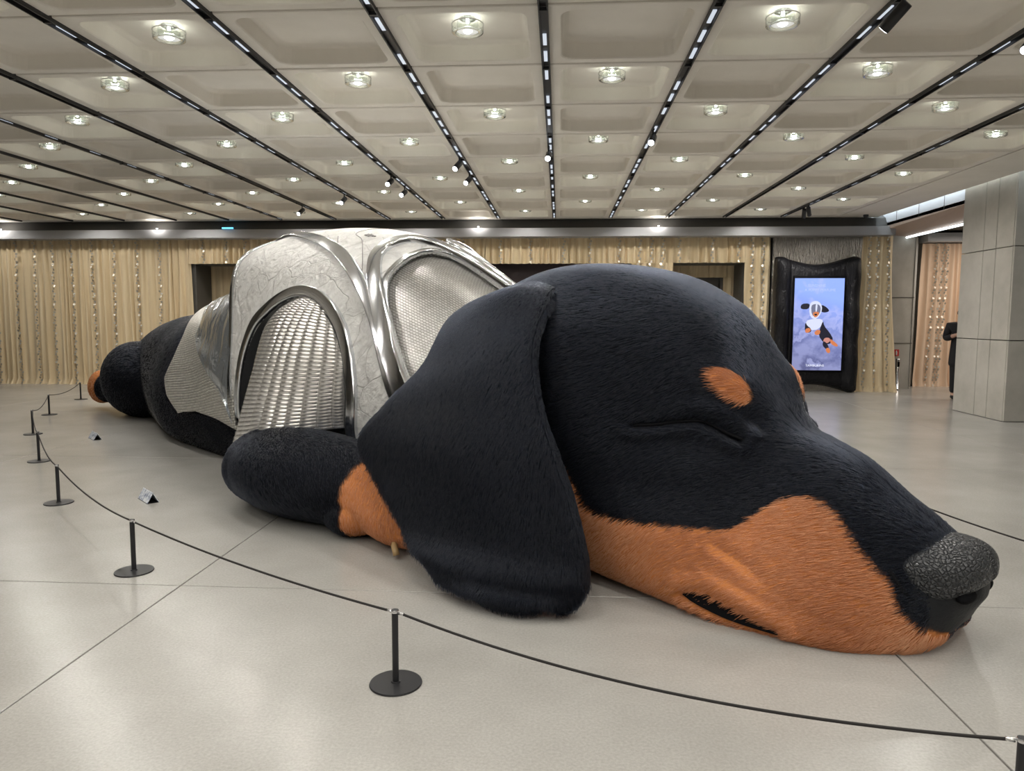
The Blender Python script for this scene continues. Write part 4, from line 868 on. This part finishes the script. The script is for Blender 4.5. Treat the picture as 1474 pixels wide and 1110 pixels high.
# ---------------- scale sleeve: every plate its own bent tile
NRW, NCL = 42, 15
def sleeve_grid(nr, nc):
    E_ = np.array(SLV, float); g_ = herm(np.arange(5), E_, np.linspace(0, 4, nr)); g_ = np.swapaxes(g_, 0, 1); g_ = herm(np.arange(5), g_, np.linspace(0, 4, nc)); return np.swapaxes(g_, 0, 1)
def make_sleeve(sg):
    G = sleeve_grid(NRW*2+1, NCL*4+1); du = np.gradient(G, axis=0); dv = np.gradient(G, axis=1); N = np.cross(dv, du); N /= np.linalg.norm(N, axis=2, keepdims=True); N *= np.sign(N[len(N)//2, len(N[0])//2, 1])
    vv = np.linspace(0, NCL, NCL*4+1); rib = .028*np.abs(np.sin(math.pi*vv))[None, :, None]; G2 = G+N*rib
    n, k = G.shape[:2]; inner = G-N*.012; F = [(i*k+j, i*k+j+1, (i+1)*k+j+1, (i+1)*k+j) for i in range(n-1) for j in range(k-1)]
    so = link('scale_sleeve', mesh('scale_sleeve', inner.reshape(-1, 3)*[1, sg, 1], F, 'lining'), DOG); tag(so, 'sleeve of overlapping polished steel scales')
    plates = []
    for r in range(NRW):
        for c in range(NCL):
            i0 = r*2; j0 = c*4; V = []
            for a_, (ii, lift) in enumerate(((max(i0-0, 0), .006), (min(i0+2, n-1), .001))):
                for j in range(5):
                    jj = j0+j; e = .0 if 0 < j < 4 else .0; drop = -.30*(1-abs(j-2)/2)**.7 if a_ == 0 else 0
                    p = G2[ii, jj]+N[ii, jj]*lift
                    if a_ == 0: p = p+(G2[max(ii-1, 0), jj]-G2[ii, jj])*(.55*(1-((j-2)/2)**2))
                    q0 = G2[ii, j0+2]+N[ii, j0+2]*lift; p = q0+(p-q0)*.97; V.append(p)
            V = np.array(V); back = V-np.repeat(N[i0, j0+2][None], 10, 0)*.006; VV = np.vstack([V, back])*[1, sg, 1]
            Fq = [(j, j+1, 6+j, 5+j) for j in range(4)]+[(10+j+1, 10+j, 15+j, 16+j) for j in range(4)]+[(j+1, j, 10+j, 11+j) for j in range(4)]
            d = np.linalg.norm(VV.mean(0)-[4.0, 3.5, 1.2]); plates.append((d, VV, Fq))
    plates.sort(key=lambda x: x[0]); rest = MB()
    for n_, (d, VV, Fq) in enumerate(plates):
        if sg > 0 and n_ < 290: link('scale', mesh('scale', VV, Fq, 'scale_steel'), so)
        else: rest.add(VV, Fq)
    o = rest.obj('small_scales', 'scale_steel', so, smooth=True); o['kind'] = 'stuff'
make_sleeve(1); make_sleeve(-1)

# ------------------------------------------------------------------ visitor half hidden by the pillar
def skin(name, pts, edges, m, parent, sub=2):
    me = bpy.data.meshes.new(name); me.from_pydata([p[0] for p in pts], edges, []); o = link(name, me, parent); sm = o.modifiers.new('s', 'SKIN'); sm.use_smooth_shade = True
    for v_, p in zip(me.skin_vertices[0].data, pts): v_.radius = p[1]
    me.skin_vertices[0].data[0].use_root = True; sb = o.modifiers.new('u', 'SUBSURF'); sb.levels = sb.render_levels = sub; me.materials.append(M[m]); return o
PE = empty('person', (7.49, 14.2, 0), label='person in a black coat holding a phone, half hidden behind the concrete pillar', cat='person'); PE.rotation_euler = (0, 0, math.radians(160))
# local: +y forward (turned to face left in the picture), x sideways
bp = [((0, 0, .92), (.10, .09)), ((0, .0, 1.12), (.12, .10)), ((0, -.01, 1.34), (.15, .11)), ((0, 0, 1.44), (.075, .07)), ((0, .02, 1.50), (.055, .06)), ((0, .035, 1.57), (.085, .10)), ((0, .03, 1.64), (.06, .075)),
 ((.18, -.01, 1.38), (.06, .06)), ((.22, -.02, 1.14), (.048, .048)), ((.14, .20, 1.20), (.036, .036)), ((.08, .27, 1.23), (.026, .018)),
 ((-.18, -.01, 1.38), (.06, .06)), ((-.22, -.02, 1.14), (.048, .048)), ((-.14, .20, 1.20), (.036, .036)), ((-.08, .27, 1.23), (.026, .018)),
 ((.08, 0, .86), (.06, .065)), ((.09, .02, .48), (.05, .055)), ((.09, 0, .09), (.042, .045)), ((.09, .10, .035), (.02, .015)),
 ((-.08, 0, .86), (.06, .065)), ((-.09, .02, .48), (.05, .055)), ((-.09, 0, .09), (.042, .045)), ((-.09, .10, .035), (.02, .015))]
skin('body', bp, [(0, 1), (1, 2), (2, 3), (3, 4), (4, 5), (5, 6), (2, 7), (7, 8), (8, 9), (9, 10), (2, 11), (11, 12), (12, 13), (13, 14), (0, 15), (15, 16), (16, 17), (17, 18), (0, 19), (19, 20), (20, 21), (21, 22)], 'skin', PE)
skin('coat', [((0, 0, .58), (.22, .20)), ((0, 0, .70), (.21, .19)), ((0, 0, .92), (.20, .17)), ((0, 0, 1.15), (.17, .14)), ((0, -.01, 1.34), (.195, .14)), ((0, 0, 1.45), (.09, .085)), ((.20, -.01, 1.37), (.09, .09)), ((.25, -.03, 1.13), (.075, .075)), ((.17, .15, 1.18), (.06, .06)), ((-.20, -.01, 1.37), (.09, .09)), ((-.25, -.03, 1.13), (.075, .075)), ((-.17, .15, 1.18), (.06, .06))], [(0, 1), (1, 2), (2, 3), (3, 4), (4, 5), (4, 6), (6, 7), (7, 8), (4, 9), (9, 10), (10, 11)], 'cloth_black', PE)
for sg in (1, -1):
    skin('trouser_leg', [((.09*sg, 0, .88), (.11, .11)), ((.09*sg, .02, .48), (.08, .085)), ((.09*sg, 0, .10), (.065, .07))], [(0, 1), (1, 2)], 'cloth_black', PE)
    skin('shoe', [((.09*sg, -.06, .045), (.045, .04)), ((.09*sg, .05, .045), (.05, .04)), ((.09*sg, .17, .03), (.042, .026))], [(0, 1), (1, 2)], 'cloth_black', PE)
    for k in range(4):
        x0 = .08*sg; skin('finger', [((x0, .27, 1.225+.014*(k-1.5)), (.010, .010)), ((x0-.03*sg, .315-.004*abs(k-1), 1.232+.016*(k-1.5)), (.009, .009)), ((x0-.058*sg, .312, 1.235+.016*(k-1.5)), (.008, .008))], [(0, 1), (1, 2)], 'skin', PE, 1)
    skin('thumb', [((x0, .26, 1.25), (.011, .011)), ((x0-.02*sg, .275, 1.275), (.010, .010)), ((x0-.035*sg, .29, 1.29), (.008, .008))], [(0, 1), (1, 2)], 'skin', PE, 1)
skin('hair', [((0, -.02, 1.56), (.10, .10)), ((0, .0, 1.63), (.105, .115)), ((0, .02, 1.69), (.07, .08))], [(0, 1), (1, 2)], 'hair_dark', PE)
for sg in (1, -1): MB().lathe([(.001, -.01), (.009, 0), (.001, .01)], c=(.033*sg, .128, 1.585), n=10, cap=False).obj('eye', 'black_matte', PE, smooth=True)
MB().tube([(0, .135, 1.58), (0, .155, 1.555), (0, .14, 1.545)], .012, 8).obj('nose', 'skin', PE, smooth=True); MB().tube([(-.025, .128, 1.52), (0, .135, 1.518), (.025, .128, 1.52)], .005, 6).obj('mouth', 'maroon', PE, smooth=True)
ph = MB().box(-.075, .075, -.005, .005, -.038, .038, .004).obj('phone', 'black_matte', None, (7.49-.107, 14.2-.296, 1.235)); ph.rotation_euler = (math.radians(-20), 0, math.radians(160)); tag(ph, 'dark phone held in both hands by the person behind the pillar', 'phone')
